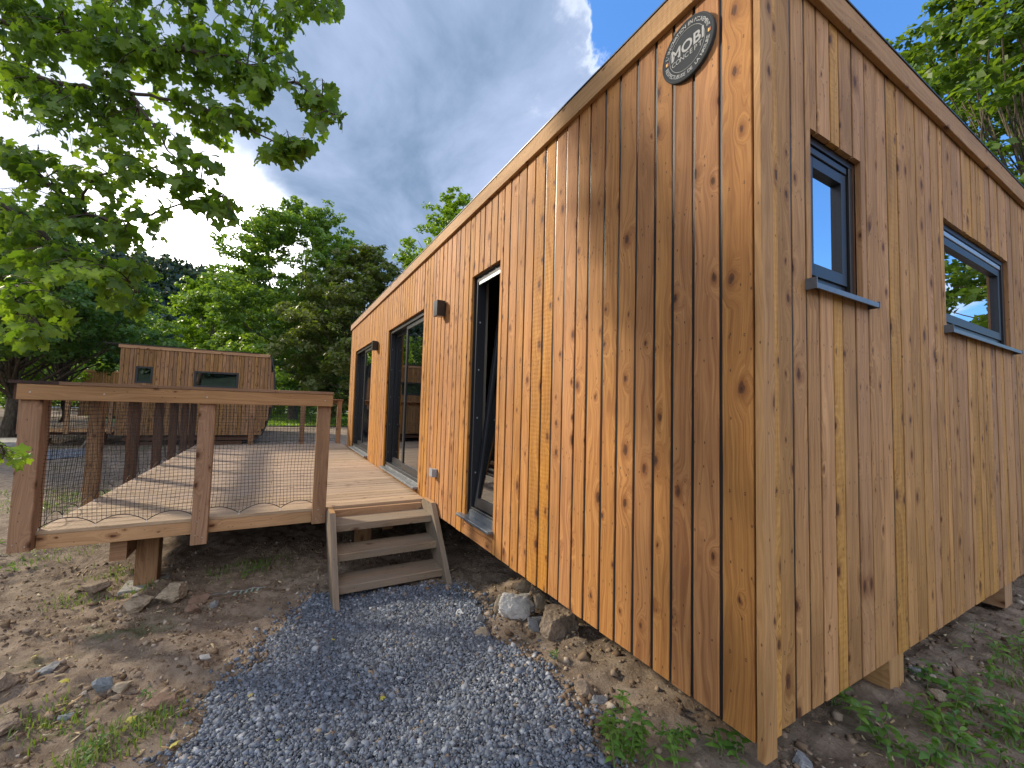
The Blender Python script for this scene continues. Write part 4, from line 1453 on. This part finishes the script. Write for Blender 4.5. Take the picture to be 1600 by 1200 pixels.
tree_at('dark dense tree left behind the third cabin', 150, 470, 42, 200, L_dark, leaf=.34, n=15000, base=.02, trunk=.25, group=G1, clump=1.7, nb=60)
tree_at('wide dark tree at the left edge with a grey mossy trunk', 18, 330, 13.8, 330, L_dark, leaf=.17, n=34000, base=.41, trunk=.22, group=G1, clump=.75, nb=110, name='maple_tree')
tree_at('slim dark tree just right of the grey mossy trunk', 96, 410, 17.5, 180, L_dark, leaf=.17, n=17000, base=.56, trunk=.17, group=G1, clump=.75, nb=80, name='maple_tree')
tree_at('sunlit yellow green tree behind the left trunks', 50, 480, 24, 120, L_bright, leaf=.2, n=7000, base=.4, trunk=.15, group=G1, clump=.7, nb=40)
for k, (px, py, d, wd) in enumerate(((-120, 300, 22, 260), (-330, 250, 30, 300))):
    tree_at(('dark tree just outside the left edge of the view', 'tall dark tree far out to the left')[k], px, py, d, wd, L_dark, leaf=.28, n=9000, base=.1, trunk=.3, clump=1.3, nb=60)
tree('large sunlit tree rising behind the roof on the right', -1.3, 14.6, 14.5, 10.2, L_right, leaf=.20, n=56000, base=.22, trunk=.17, clump=.80, nb=150, name='maple_tree', zb=-.4)
# a few trees on the camera's side, seen in the panes
G2 = 'trees mirrored in the panes'
for k, (x_, y_, h_, lb) in enumerate(((34, 16, 8, 'round green tree across the field from the end wall'), (-7, -16, 11, 'tall green tree across the yard from the glass doors'),
                                      (-14, -20, 12, 'broad green tree far across the yard'))):
    tree(lb, x_, y_, h_, h_ * .75, L_mid, leaf=.3, n=7000, base=.15, trunk=.22, clump=1.1, nb=50)

# hills with woods
def hill(name, pts, label):
    o_ = MB()
    return o_


hx, hy = np.meshgrid(np.linspace(-420, 520, 95), np.linspace(-460, 420, 95))


def hill_z(x, y):
    def bump(cx, cy, rx, ry, h):
        return h * np.exp(-(((x - cx) / rx) ** 2 + ((y - cy) / ry) ** 2))
    z = bump(-230, -60, 62, 95, 47) + bump(-300, 60, 70, 110, 48) + bump(-180, -260, 90, 110, 52) + bump(330, 130, 90, 150, 62) + bump(330, -160, 90, 150, 55) + bump(-160, 300, 120, 80, 45)
    return z - 2.5 + 3.5 * vnoise(x * .04, y * .04, 31)


V = np.stack([hx.ravel(), hy.ravel(), hill_z(hx, hy).ravel()], 1)
id_ = np.arange(hx.size).reshape(hx.shape)
Fq = np.stack([id_[:-1, :-1].ravel(), id_[:-1, 1:].ravel(), id_[1:, 1:].ravel(), id_[1:, :-1].ravel()], 1)
M_hill = simple('hill_ground', (.016, .036, .020), .95, 0, .4, .15)
tag(link('hill', np_mesh('hill', V, Fq, smooth=True), M_hill), 'hills round the valley', kind='structure')
n = 17000
tx, ty = rng.uniform(-360, -120, n), rng.uniform(-300, 200, n)
tx[:4000] = rng.uniform(230, 460, 4000); ty[:4000] = rng.uniform(-300, 300, 4000)
tz = hill_z(tx, ty)
kk = tz > 3
tx, ty, tz = tx[kk], ty[kk], tz[kk]
m_ = 60
hh = rng.uniform(7, 13, len(tx))
con = rng.random(len(tx)) < .35
u_ = rng.random((len(tx), m_)); a_ = rng.uniform(0, 6.28, (len(tx), m_))
rr = np.where(con[:, None], 2.4 * (1 - u_) + .2, 3.2 * np.sqrt(np.clip(1 - (u_ * 1.9 - .95) ** 2, .02, 1))) * rng.uniform(.75, 1.1, (len(tx), m_))
P = np.stack([tx[:, None] + rr * np.cos(a_), ty[:, None] + rr * np.sin(a_), tz[:, None] + hh[:, None] * (.12 + .88 * u_)], -1).reshape(-1, 3)
Nn = np.stack([np.cos(a_), np.sin(a_), .7 + 0 * a_], -1).reshape(-1, 3) + .5 * rng.normal(0, 1, (len(tx) * m_, 3))
sd = np.clip(np.repeat(rng.random(len(tx)), m_) * .7 + .3 * rng.random(len(tx) * m_), 0, 1)
tag(link('forest', leaves_mesh('forest', P, Nn, rng.uniform(1.3, 2.6, len(P)), seeds=sd), L_hill), 'dark mixed wood covering the hills', 'forest', kind='stuff')
# hedge line beyond the road
n = 26000
P = np.stack([-72 + rng.normal(0, 1.2, n), rng.uniform(-60, 60, n), rng.uniform(-.6, 5.5, n)], 1)
P[:, 2] *= (.75 + .5 * (vnoise(P[:, 1] * .25, P[:, 1] * 0, 4) + .5))
tag(link('hedge', leaves_mesh('hedge', P, rng.normal(0, 1, (n, 3)) + np.array([.6, 0, .6]), rng.uniform(.4, .9, n)), L_dark), 'long dark hedge along the far side of the road', 'hedge', kind='stuff')

# ------------------------------------------------------------------ overhanging maple in the foreground
mp_base = np.array([-4.9, -7.2, -.5])
mp = thing('maple_tree', 'maple whose leafy branches hang into the top left of the view', 'tree', tuple(mp_base))
mb = MB()
trk = [mp_base, mp_base + (.05, .1, 1.2), mp_base + (.15, .3, 2.4), mp_base + (.1, .6, 3.8), mp_base + (.2, .9, 5.4)]
mb.tube(trk, [.24, .18, .16, .13, .06], 12)
mb.build('trunk', M_bark, mp, smooth=True)
BR = [  # branch centre lines: (px, py, distance)
    [(-330, 80, 4.4), (-120, 110, 3.7), (0, 112, 3.3), (62, 122, 3.15), (150, 140, 3.0), (205, 146, 2.95), (300, 165, 2.85), (400, 205, 2.75), (455, 245, 2.7)],
    [(-330, -60, 4.6), (-60, 20, 3.6), (80, 45, 3.3), (200, 72, 3.0), (330, 82, 2.85), (410, 112, 2.75), (480, 140, 2.7), (530, 185, 2.65)],
    [(-330, 180, 4.2), (-60, 225, 3.5), (40, 262, 3.2), (120, 325, 3.0), (180, 345, 2.9), (250, 330, 2.85), (330, 305, 2.8)],
    [(-330, 300, 4.2), (-60, 300, 3.5), (20, 330, 3.2), (90, 385, 3.0), (170, 420, 2.85), (220, 460, 2.8)],
    [(-330, -160, 5.0), (60, -60, 3.9), (240, -25, 3.5), (400, -20, 3.3), (520, 10, 3.2)],
    [(205, 146, 2.95), (240, 195, 2.8), (280, 255, 2.7), (345, 305, 2.65)],
    [(-200, 430, 3.3), (-60, 450, 2.7), (30, 470, 2.4), (70, 520, 2.3)],
    [(120, 325, 3.0), (150, 280, 2.9), (210, 260, 2.8), (270, 270, 2.75)],
    [(-260, 620, 2.6), (-90, 660, 2.2), (-20, 690, 2.0), (6, 715, 1.95)],
]
brp, brr = [], []
mb = MB()
for bi, B_ in enumerate(BR):
    pts = [wp(*q) for q in B_]
    # subdivide smoothly
    fine_ = []
    for i in range(len(pts) - 1):
        for k in range(6):
            t_ = k / 6
            p0_, p1_, p2_, p3_ = pts[max(i - 1, 0)], pts[i], pts[i + 1], pts[min(i + 2, len(pts) - 1)]
            fine_.append(.5 * ((2 * p1_) + (-p0_ + p2_) * t_ + (2 * p0_ - 5 * p1_ + 4 * p2_ - p3_) * t_ ** 2 + (-p0_ + 3 * p1_ - 3 * p2_ + p3_) * t_ ** 3))
    fine_.append(pts[-1])
    fine_ = [q + rng.normal(0, .008, 3) for q in fine_]
    r0 = .034 if bi < 5 else .012
    if bi in (0, 1, 2, 3, 4):
        mb.tube([trk[3] + (0, .1, -.4 + .25 * bi), fine_[0]], [.07, r0 * 1.2], 8)
    rads = [max(.0032, r0 * (1 - .92 * (i / len(fine_)) ** .7)) for i in range(len(fine_))]
    mb.tube(fine_, rads, 7)
    brp += fine_[2:]
brp = np.array(brp)
BL = [  # leafy patches: (px, py, radius px, distance, sprays)
    (40, 20, 90, 3.2, 34), (150, 20, 80, 3.1, 30), (260, 25, 75, 3.0, 24), (345, 45, 60, 2.95, 18), (440, 8, 42, 3.1, 6), (500, 5, 30, 3.0, 3), (535, 12, 12, 2.9, 1),
    (420, 92, 45, 2.8, 11), (480, 135, 36, 2.7, 8), (505, 180, 26, 2.65, 5), (525, 165, 14, 2.65, 2), (380, 135, 50, 2.8, 11), (300, 110, 60, 2.9, 17), (210, 105, 65, 3.0, 20), (110, 100, 75, 3.1, 24), (20, 110, 60, 3.1, 18),
    (478, 225, 22, 2.65, 4), (440, 225, 30, 2.65, 5), (402, 235, 14, 2.6, 2), (400, 180, 40, 2.7, 8), (340, 180, 50, 2.75, 11), (300, 225, 36, 2.7, 5), (240, 180, 60, 2.85, 13), (150, 190, 65, 2.9, 17), (60, 195, 70, 3.0, 20),
    (350, 325, 26, 2.55, 4), (318, 318, 22, 2.6, 3), (262, 280, 30, 2.7, 4), (195, 270, 45, 2.8, 8), (110, 270, 60, 2.9, 15), (25, 285, 60, 3.0, 17),
    (225, 350, 32, 2.75, 4), (160, 350, 45, 2.8, 9), (90, 365, 60, 2.8, 17), (20, 375, 60, 2.9, 19), (225, 410, 18, 2.7, 3),
    (170, 415, 45, 2.75, 10), (90, 440, 55, 2.6, 15), (25, 450, 50, 2.4, 13), (185, 470, 26, 2.7, 4), (55, 505, 32, 2.3, 6), (15, 535, 24, 2.3, 4), (128, 498, 14, 2.4, 1), (6, 700, 16, 1.95, 4),
    (-80, 60, 90, 3.6, 20), (-80, 250, 90, 3.5, 22), (-90, 400, 80, 3.2, 12), (-200, 150, 110, 4.1, 24), (-60, -60, 110, 3.8, 22), (180, -50, 90, 3.5, 22), (330, -60, 70, 3.4, 12),
]
LP, LN, LS, LT = [], [], [], []
for (px, py, rp, dist, cnt) in BL:
    low = py > 395 and px < 110  # lower left leaves: sunlight put into the colour as a lighter tone
    if px < -50: cnt *= .45
    for _ in range(int(cnt * .88 + .5)):
        a, r = rnd.uniform(0, 6.28), rp * math.sqrt(rnd.random())
        dd = dist * rnd.uniform(.90, 1.16)
        tip = wp(px + r * math.cos(a), py + r * math.sin(a) * .85, dd)
        dv = brp - tip
        dist2 = np.einsum('ij,ij->i', dv, dv) + np.where(brp[:, 2] < tip[2] - .05, .25, 0)
        j = int(np.argmin(dist2 + rng.random(len(brp)) * .02))
        s0 = brp[j]
        L = np.linalg.norm(tip - s0)
        side = tip - s0
        pts = [s0 + side * t_ + np.array([0, 0, .16 * L * math.sin(math.pi * t_)]) for t_ in np.linspace(0, 1, 6)]
        mb.tube(pts, [.0042, .0038, .0032, .0026, .002, .0012], 4)
        tw = np.array([rnd.uniform(-1, 1), rnd.uniform(-1, 1), -.5]); tw /= np.linalg.norm(tw)
        nl = rnd.randint(7, 12)
        tone = rnd.random()
        for k in range(nl):
            f = .35 + .65 * k / (nl - 1) if L > .15 else k / (nl - 1)
            q = pts[min(4, int(f * 5))] + (pts[min(5, int(f * 5) + 1)] - pts[min(4, int(f * 5))]) * (f * 5 % 1)
            sdv = np.cross(side / (L + 1e-6), [0, 0, 1]) * (1 if k % 2 else -1)
            pet = sdv * rnd.uniform(.02, .055) + tw * rnd.uniform(0, .03) + np.array([rnd.uniform(-.03, .03), rnd.uniform(-.03, .03), -rnd.uniform(.005, .05)])
            e = q + pet
            mb.tube([q, e], .0009, 3)
            LP.append(e + pet * .25); LN.append(np.array([rnd.gauss(0, .7), rnd.gauss(0, .7), .8]) + pet * 9)
            LS.append(rnd.uniform(.054, .098) * (.82 if low else 1)); LT.append(min(1, max(0, (.62 if low else .2) + .5 * tone + rnd.uniform(-.25, .3))))
mb.build('branches', M_twig, mp)
me = leaves_mesh('leaves', np.array(LP), np.array(LN), np.array(LS), 'maple', droop=.55, seeds=np.array(LT))
link('leaves', me, L_maple, mp)
# upper crown of the same tree, out of the view, that shades the wall
n = 1700
cs = mp_base + np.array([0, 0, 5.6]) + rng.normal(0, 1, (60, 3)) * np.array([2.0, 2.0, 1.5])
ci = rng.integers(0, 60, n)
P = cs[ci] + rng.normal(0, 1, (n, 3)) * np.array([.32, .32, .2])
link('upper_leaves', leaves_mesh('upper_leaves', P, rng.normal(0, .5, (n, 3)) + np.array([0, 0, 1]), rng.uniform(.09, .15, n), 'maple', seeds=rng.random(n)), L_maple, mp)

# ------------------------------------------------------------------ rocks and small things
def rock_stops(base):
    return [(.25, tuple(c * .45 for c in base)), (.5, base), (.75, tuple(min(1, c * 1.45) for c in base))]


M_rockw = stone_mat('pale_rock', rock_stops((.42, .40, .37)))
M_rockb = stone_mat('brown_rock', rock_stops((.20, .155, .115)))
M_rockt = stone_mat('tan_rock', rock_stops((.27, .22, .16)))
M_rockg = stone_mat('grey_rock', rock_stops((.20, .205, .21)))
M_brick = stone_mat('red_brown_rock', rock_stops((.17, .112, .08)))
M_rockbl = stone_mat('blue_grey_rock', rock_stops((.17, .195, .215)))


RK = []


def rock(label, px, py, wpx, hpx, dpt, mat, rot=0.0, cuts=5, sink=.25, tilt=0.0, zoff=0.0, cat='rock'):
    c = gpt(px, py)
    d = float(AX[2] @ (c - CAM))
    k = d / F_PX
    sx_, sz_, sy__ = wpx * k / 2, hpx * k / 2, dpt / 2
    bm = bmesh.new()
    bmesh.ops.create_icosphere(bm, subdivisions=5, radius=1)
    rs = random.Random(int(px * 7 + py))
    planes = []
    RK.append((c, sx_, sy__))
    for _ in range(cuts + 7):
        v = Vector((rs.gauss(0, 1), rs.gauss(0, 1), rs.gauss(0, .8))).normalized()
        planes.append((v, rs.uniform(.45, .8)))
    from mathutils import noise as mn
    for v in bm.verts:
        p = v.co.copy()
        for (nv, dd) in planes:
            e = p.dot(nv) - dd
            if e > 0: p -= nv * e
        o_ = Vector((px, py, 0))
        p *= 1 + .12 * mn.noise(p * 2.2 + o_) + .08 * mn.noise(p * 5 + o_) + .05 * mn.noise(p * 11 + o_) + .03 * mn.noise(p * 25 + o_)
        v.co = Vector((p.x * sx_, p.y * sy__, p.z * sz_)) * 1.22
    yaw = math.atan2(AX[0][1], AX[0][0]) + rot
    R = Matrix.Rotation(yaw, 4, 'Z') @ Matrix.Rotation(tilt, 4, 'Y')
    me = bpy.data.meshes.new('rock')
    bmesh.ops.transform(bm, matrix=R, verts=bm.verts)
    bm.to_mesh(me); bm.free()
    o_ = link('rock', me, mat)
    o_.location = (c[0], c[1], c[2] + sz_ * (1 - sink) * .8 + zoff)
    return tag(o_, label, cat, 'loose rocks on the soil')


rock('large pale broken rock in the pile beside the cabin wall', 812, 962, 56, 46, .16, M_rockw, .2, tilt=.35)
rock('large brown boulder at the right end of the rock pile', 868, 990, 60, 58, .22, M_rockb, .3, tilt=.6, sink=.5)
rock('small tan rock leaning left of the large pale rock', 783, 955, 20, 34, .07, M_rockt)
rock('pointed tan stone between the pale rock and the brown boulder', 843, 962, 24, 24, .06, M_rockt, zoff=.05)
rock('grey stone in front of the pile, below the pale rock', 836, 985, 30, 28, .08, M_rockg)
rock('small tan grey stone on top of the rock pile', 817, 938, 28, 18, .08, M_rockt, zoff=.07)
rock('flat grey slab lying behind the brown boulder under the wall', 866, 945, 42, 14, .10, M_rockg, zoff=.02, tilt=.4)
rock('crumbly tan rock behind the pale rock', 842, 950, 34, 22, .10, M_rockb, zoff=.06)
rock('flat grey stone at the gravel edge left of the pile', 748, 975, 18, 18, .06, M_rockg)
rock('tan stone half buried at the gravel edge below the white cap', 757, 998, 26, 18, .08, M_rockt)
rock('oval tan rock left of the largest rock under the deck', 212, 954, 38, 24, .16, M_rockt)
rock('largest flat topped tan rock in front of the deck post', 268, 940, 60, 30, .20, M_rockt, tilt=-.15)
rock('red brown brick piece right of the largest tan rock', 308, 942, 32, 16, .12, M_brick, cuts=8)
rock('small red brown brick piece below the other brick piece', 302, 958, 20, 16, .08, M_brick, cuts=8)
rock('small pale stone right of the brick pieces', 335, 947, 16, 10, .06, M_rockg)
rock('brown rock left of the deck post in a hollow', 150, 925, 34, 24, .14, M_rockb)
rock('blue grey block standing on the soil left of the gravel', 161, 1078, 28, 22, .07, M_rockbl, cuts=8, sink=.15)
rock('long thin pale stone right of the blue grey block', 192, 1078, 42, 16, .06, M_rockt, -.3, tilt=-.4)
rock('flat red brown stone between the blue grey block and the gravel', 252, 1102, 52, 14, .12, M_brick, sink=.5)
rock('rounded grey brown rock at the left edge of the view', 6, 1070, 34, 22, .12, M_rockb, sink=.5)
rock('flat brown rock in the lower left corner area', 8, 1140, 44, 18, .14, M_rockb, sink=.5)
rock('flat pale grey stone left on the soil', 76, 1048, 24, 12, .09, M_rockg, sink=.5)
rock('small long blue grey stone in the grass at lower left', 104, 1122, 22, 9, .04, M_rockbl)
rock('small pale stone left of the gravel edge', 320, 1030, 14, 10, .04, M_rockw)
rock('small light stone halfway between brick pieces and gravel', 228, 1008, 12, 8, .04, M_rockt)
rock('grey brown rock in the soil below the boulder', 912, 1085, 32, 24, .09, M_rockb, sink=.5)
rock('small round stone right of the soil ridge', 934, 1100, 24, 18, .07, M_rockg, sink=.5)
rock('pale tan rock in the shaded soil on the right', 1468, 1092, 20, 14, .07, M_rockt, sink=.4)
rock('grey rock near the first floor beam on the right', 1428, 1050, 18, 12, .06, M_rockg, sink=.4)
rock('brown stone beside the corner board foot', 1250, 1190, 24, 16, .07, M_rockg, sink=.5)

q_ = []
for (c_, a_, b_) in RK:
    for _ in range(26):
        an = rnd.uniform(0, 6.28)
        q_.append((c_[0] + (a_ + .015) * math.cos(an) * rnd.uniform(.9, 1.7), c_[1] + (b_ + .015) * math.sin(an) * rnd.uniform(.9, 1.7)))
q_ = np.array(q_)
s_ = rng.gamma(2.5, .006, len(q_)).clip(.006, .03)
tag(link('rubble', stones('rubble', q_, gz(q_[:, 0], q_[:, 1]) + s_ * .1, s_, M_clod), M_clod), 'small crumbs of soil and stone packed round the larger rocks', 'rubble', kind='stuff')

# white pipe cap
c = gpt(718, 962)
cap = thing('pipe_cap', 'small round white plastic pipe cap lying on the edge of the gravel', 'pipe cap', tuple(c))
b = MB()
axis_ = unit(np.array([.5, -.6, .55])); e1 = unit(np.cross(axis_, [0, 0, 1])); e2 = np.cross(axis_, e1)
cc = c + np.array([0, 0, .02])
n = 24
for (r0, h0, r1, h1) in ((.020, -.016, .020, .014), (.020, .014, .016, .014), (.016, .014, .015, -.008), (.015, -.008, 0.0001, -.008), (.020, -.016, .0001, -.016)):
    for k in range(n):
        a0, a1 = 6.2832 * k / n, 6.2832 * (k + 1) / n
        P = lambda r, h, a: cc + e1 * r * math.cos(a) + e2 * r * math.sin(a) + axis_ * h
        b.face([P(r0, h0, a0), P(r0, h0, a1), P(r1, h1, a1), P(r1, h1, a0)])
b.build('cap_body', M_white, cap)
b = MB(); b.tube([cc - e1 * .02, cc - e1 * .034 + axis_ * .01, cc - e1 * .03 + axis_ * .018], .004, 6, cap=True); b.build('lug', M_white, cap)

# twig with lichen, dark cable loop, low kerb objects at far left
b = MB(); P = [gpt(q, 936 - (q - 320) * .17) + np.array([0, 0, .02 + .006 * math.sin(q)]) for q in range(326, 420, 8)]
b.tube(P, [.004] * len(P), 6)
tw_ = thing('twig', 'thin grey lichen covered twig lying under the front edge of the deck', 'twig', tuple(P[0]))
b.build('stem', M_rockg, tw_)
b = MB()
for k in range(5): 
    q = gpt(366 + 9 * k, 930 - 2 * k); 
    b.tube([q, q + np.array([.01, .012, .02 + .01 * (k % 2)])], [.010, .006], 6, cap=True)
b.build('lichen', stone_mat('lichen', [(.3, (.16, .22, .17)), (.6, (.30, .38, .32)), (.8, (.4, .46, .42))], 60), tw_)
b = MB(); P = [gpt(-30 + 4 * q, 876 - 5 * math.sin(q * .3)) + np.array([0, 0, .02 + .03 * math.sin(q * .4) ** 2]) for q in range(0, 11)]
b.tube(P, .005, 7); tag(b.build('cable', M_cord), 'black cable end sticking out of the soil at the left edge', 'cable')
b = MB(); c = gpt(12, 694); b.box(c + np.array([-1.0, -.9, -.02]), c + np.array([.8, .6, .12]), 'y'); tag(b.build('concrete_slab', M_conc), 'low concrete slab on the ground left behind the front railing', 'slab')

# fallen leaves
def fallen(label, spots, mat, size, cat='leaf'):
    for (px, py, wh) in spots:
        c = gpt(px, py)
        me = leaves_mesh('fallen_leaf', np.array([c + np.array([0, 0, .018])]), np.array([[rnd.uniform(-.5, .5), rnd.uniform(-.5, .5), 1]]), size, 'maple', droop=.5)
        o_ = link('fallen_leaf', me, mat)
        tag(o_, label + ' ' + wh, 'leaf', 'fallen yellow leaves')


fallen('small yellow green leaf fallen on the gravel', [(521, 1003, 'nearest the stairs'), (390, 1092, 'near the left edge of the path'), (434, 1160, 'lowest in the view'), (560, 1060, 'near the middle of the path'), (598, 1096, 'right of the path centre')], L_dry, .026)
fallen('pale yellow leaf fallen on the bare soil', [(272, 1168, 'right beside the gravel at the bottom'), (203, 1131, 'above the grass tuft'), (100, 1068, 'left of the blue grey block'), (52, 1030, 'beside the flat pale grey stone')], L_dry, .04)


# ------------------------------------------------------------------ weeds and grass
def weed(label, px, py, ht, nst, lf, mat=None, spread=.07, group='young weeds in the soil', name='weed'):
    c = gpt(px, py)
    t = thing(name, label, 'weed', tuple(c), group)
    mb = MB(); P, N_, S_ = [], [], []
    for k in range(nst):
        a = rnd.uniform(0, 6.28); r = spread * math.sqrt(rnd.random())
        b0 = c + np.array([r * math.cos(a), r * math.sin(a), 0])
        b0[2] = float(gz(b0[0], b0[1])) - .003
        h = ht * rnd.uniform(.5, 1.1)
        top = b0 + np.array([rnd.uniform(-.3, .3) * h, rnd.uniform(-.3, .3) * h, h])
        mb = MB(); mb.tube([b0, (b0 + top) / 2 + np.array([.004, 0, 0]), top], [.0024, .002, .0012], 5); mb.build('stem', M_stem, t)
        nn = max(2, int(h / .022))
        for i in range(nn):
            f = .25 + .75 * (i + 1) / nn
            q = b0 + (top - b0) * f
            a2 = i * 1.57 + a
            for sg_ in (-1, 1):
                dv = np.array([math.cos(a2) * sg_, math.sin(a2) * sg_, .35])
                s_ = lf * rnd.uniform(.6, 1.1) * (1.1 - .4 * f)
                P.append((q, dv)); S_.append(s_)
    # leaves pointing outwards
    V, Fc, UV = [], [], []
    T = [(0, 0, 0), (.22, .13, .03), (.55, .19, .05), (.82, .11, 0), (1, 0, -.12), (.82, -.11, 0), (.55, -.19, .05), (.22, -.13, .03)]
    for (q, dv), s_ in zip(P, S_):
        d_ = dv / np.linalg.norm(dv); sd_ = unit(np.cross(d_, [0, 0, 1])); up = np.cross(sd_, d_)
        sd_ = unit(sd_ + up * rnd.uniform(-.5, .5)); up = np.cross(sd_, d_)
        b_ = len(V)
        for (u, v, w_) in T: V.append(q + s_ * (u * d_ + v * sd_ + (w_ - .25 * u * u) * up))
        Fc += [(b_, b_ + 1, b_ + 7, b_), (b_ + 1, b_ + 2, b_ + 6, b_ + 7), (b_ + 2, b_ + 3, b_ + 5, b_ + 6), (b_ + 3, b_ + 4, b_ + 5, b_ + 3)]
        r_ = rnd.random(); UV.append((r_, rnd.random()))
    me = bpy.data.meshes.new('foliage')
    me.from_pydata([tuple(v) for v in V], [], [tuple(dict.fromkeys(f)) for f in Fc])
    l = me.uv_layers.new(name='seed')
    for pol in me.polygons:
        for li in pol.loop_indices: l.data[li].uv = UV[pol.index // 4]
    link('foliage', me, mat or L_weed, t)


M_stem = simple('green_stem', (.12, .20, .05), .6)
weed('tall broad leaved weed at the bottom centre right of the gravel', 985, 1190, .15, 9, .055, spread=.09)
weed('upright young weed with opposite leaves beside the gravel edge', 945, 1150, .13, 5, .05, spread=.05)
weed('small weed just above the bottom centre weeds', 978, 1110, .10, 3, .045, spread=.04)
weed('pale green weed left of the corner board', 1055, 1165, .08, 5, .05, spread=.06)
weed('low weed in the sunlit soil right of the pale green weed', 1092, 1160, .05, 4, .04, spread=.05)
weed('leafy weed at the foot of the near cabin corner', 1140, 1185, .07, 6, .06, spread=.06)
weed('wide clump of low weeds at the bottom edge', 1020, 1215, .09, 12, .05, spread=.13)
weed('tiny grass green seedling beside the brown boulder', 865, 1030, .05, 3, .03, spread=.025)
weed('green weed under the deck behind the stairs', 400, 895, .11, 7, .06, spread=.13)
weed('dark weed under the end wall near the corner', 1338, 1118, .10, 8, .075, mat=L_mid, spread=.09)
weed('broad weed at the lower right of the view', 1385, 1170, .09, 8, .07, spread=.13)
weed('large weed clump at the right edge of the view', 1560, 1120, .12, 16, .075, spread=.25)
weed('weed clump in the bottom right corner', 1500, 1175, .10, 12, .07, spread=.18)
weed('weed patch right of the second floor beam', 1575, 1030, .09, 14, .06, mat=L_mid, spread=.3)
weed('small weed with yellow leaves in the lower left', 140, 1190, .06, 6, .04, spread=.08)
weed('little weed sprig beside the flat red brown stone', 232, 1090, .05, 3, .035, spread=.03)


def blades(name, P, ht, mat, wdt=.0035):
    n = len(P)
    a = rng.uniform(0, 6.28, n); l = rng.uniform(.3, 1.0, n) * ht
    d_ = np.stack([np.cos(a), np.sin(a), 0 * a], 1); s_ = np.stack([-np.sin(a), np.cos(a), 0 * a], 1) * wdt
    lean = rng.uniform(.15, .9, n)
    m1 = P + d_ * (l * lean * .35)[:, None] + np.array([0, 0, 1]) * (l * .6)[:, None]
    tp_ = P + d_ * (l * lean)[:, None] + np.array([0, 0, 1]) * (l * (1 - .4 * lean))[:, None]
    V = np.stack([P - s_, P + s_, m1 + s_ * .8, m1 - s_ * .8, tp_ + s_ * .15, tp_ - s_ * .15], 1).reshape(-1, 3)
    q = np.array([(0, 1, 2, 3), (3, 2, 4, 5)])
    Fc = (q[None] + (np.arange(n) * 6)[:, None, None]).reshape(-1, 4)
    return link(name, np_mesh(name, V, Fc, np.repeat(np.stack([rng.random(n), rng.random(n)], 1), 2, 0)), mat)


def patch(x0, x1, y0, y1, n, thr, sd=40, sc=2.2):
    x_, y_ = rng.uniform(x0, x1, n), rng.uniform(y0, y1, n)
    k_ = (vnoise(x_ * sc, y_ * sc, sd) * .7 + vnoise(x_ * sc * 3, y_ * sc * 3, sd + 1) * .3 > thr) & ~in_poly(path, x_, y_)
    x_, y_ = x_[k_], y_[k_]
    return np.stack([x_, y_, gz(x_, y_)], 1)


def around(spots, n, r):
    out = []
    for (px, py) in spots:
        c = gpt(px, py)
        q = np.stack([c[0] + rng.normal(0, r, n), c[1] + rng.normal(0, r, n)], 1)
        out.append(np.stack([q[:, 0], q[:, 1], gz(q[:, 0], q[:, 1])], 1))
    return np.concatenate(out)


P = np.concatenate([around([(150, 1175), (180, 1150), (120, 1195), (60, 1125), (90, 1140), (225, 1135), (250, 1130)], 85, .07),
                    around([(110, 940), (180, 900), (200, 925)], 120, .10), around([(420, 880), (360, 890)], 160, .12),
                    patch(.15, 2.6, .7, 4.2, 16000, .02), patch(-9, -4.6, -8, -2.9, 15000, .12), patch(-4.6, -2.9, -5, -2.4, 2000, .2)])
tag(blades('grass', P, .058, L_grass, .0028), 'sparse grass sprouting from the bare soil', 'grass', kind='stuff')
P = np.concatenate([patch(.12, 2.6, .8, 4.4, 7500, .03, 44), patch(-9, -4.4, -8, -3.0, 5500, .13, 46)])
m_ = len(P)
P = P + np.stack([rng.normal(0, .01, m_), rng.normal(0, .01, m_), rng.uniform(.008, .05, m_)], 1)
tag(link('ground_cover', leaves_mesh('ground_cover', P, rng.normal(0, .45, (m_, 3)) + np.array([0, 0, 1]), rng.uniform(.018, .05, m_), 'ellipse'), L_weed),
    'low green leafy ground cover spreading over the soil', 'ground cover', kind='stuff')
# lawn and rough grass far off
P = np.stack([rng.uniform(-50, -27, 26000), rng.uniform(-8, 14, 26000)], 1)
P = np.concatenate([P, (gz(P[:, 0], P[:, 1]) + .05)[:, None]], 1)
tag(blades('tall_grass', P, .16, L_bright, .025), 'tufts of brighter grass growing in the lawn', 'grass', kind='stuff')
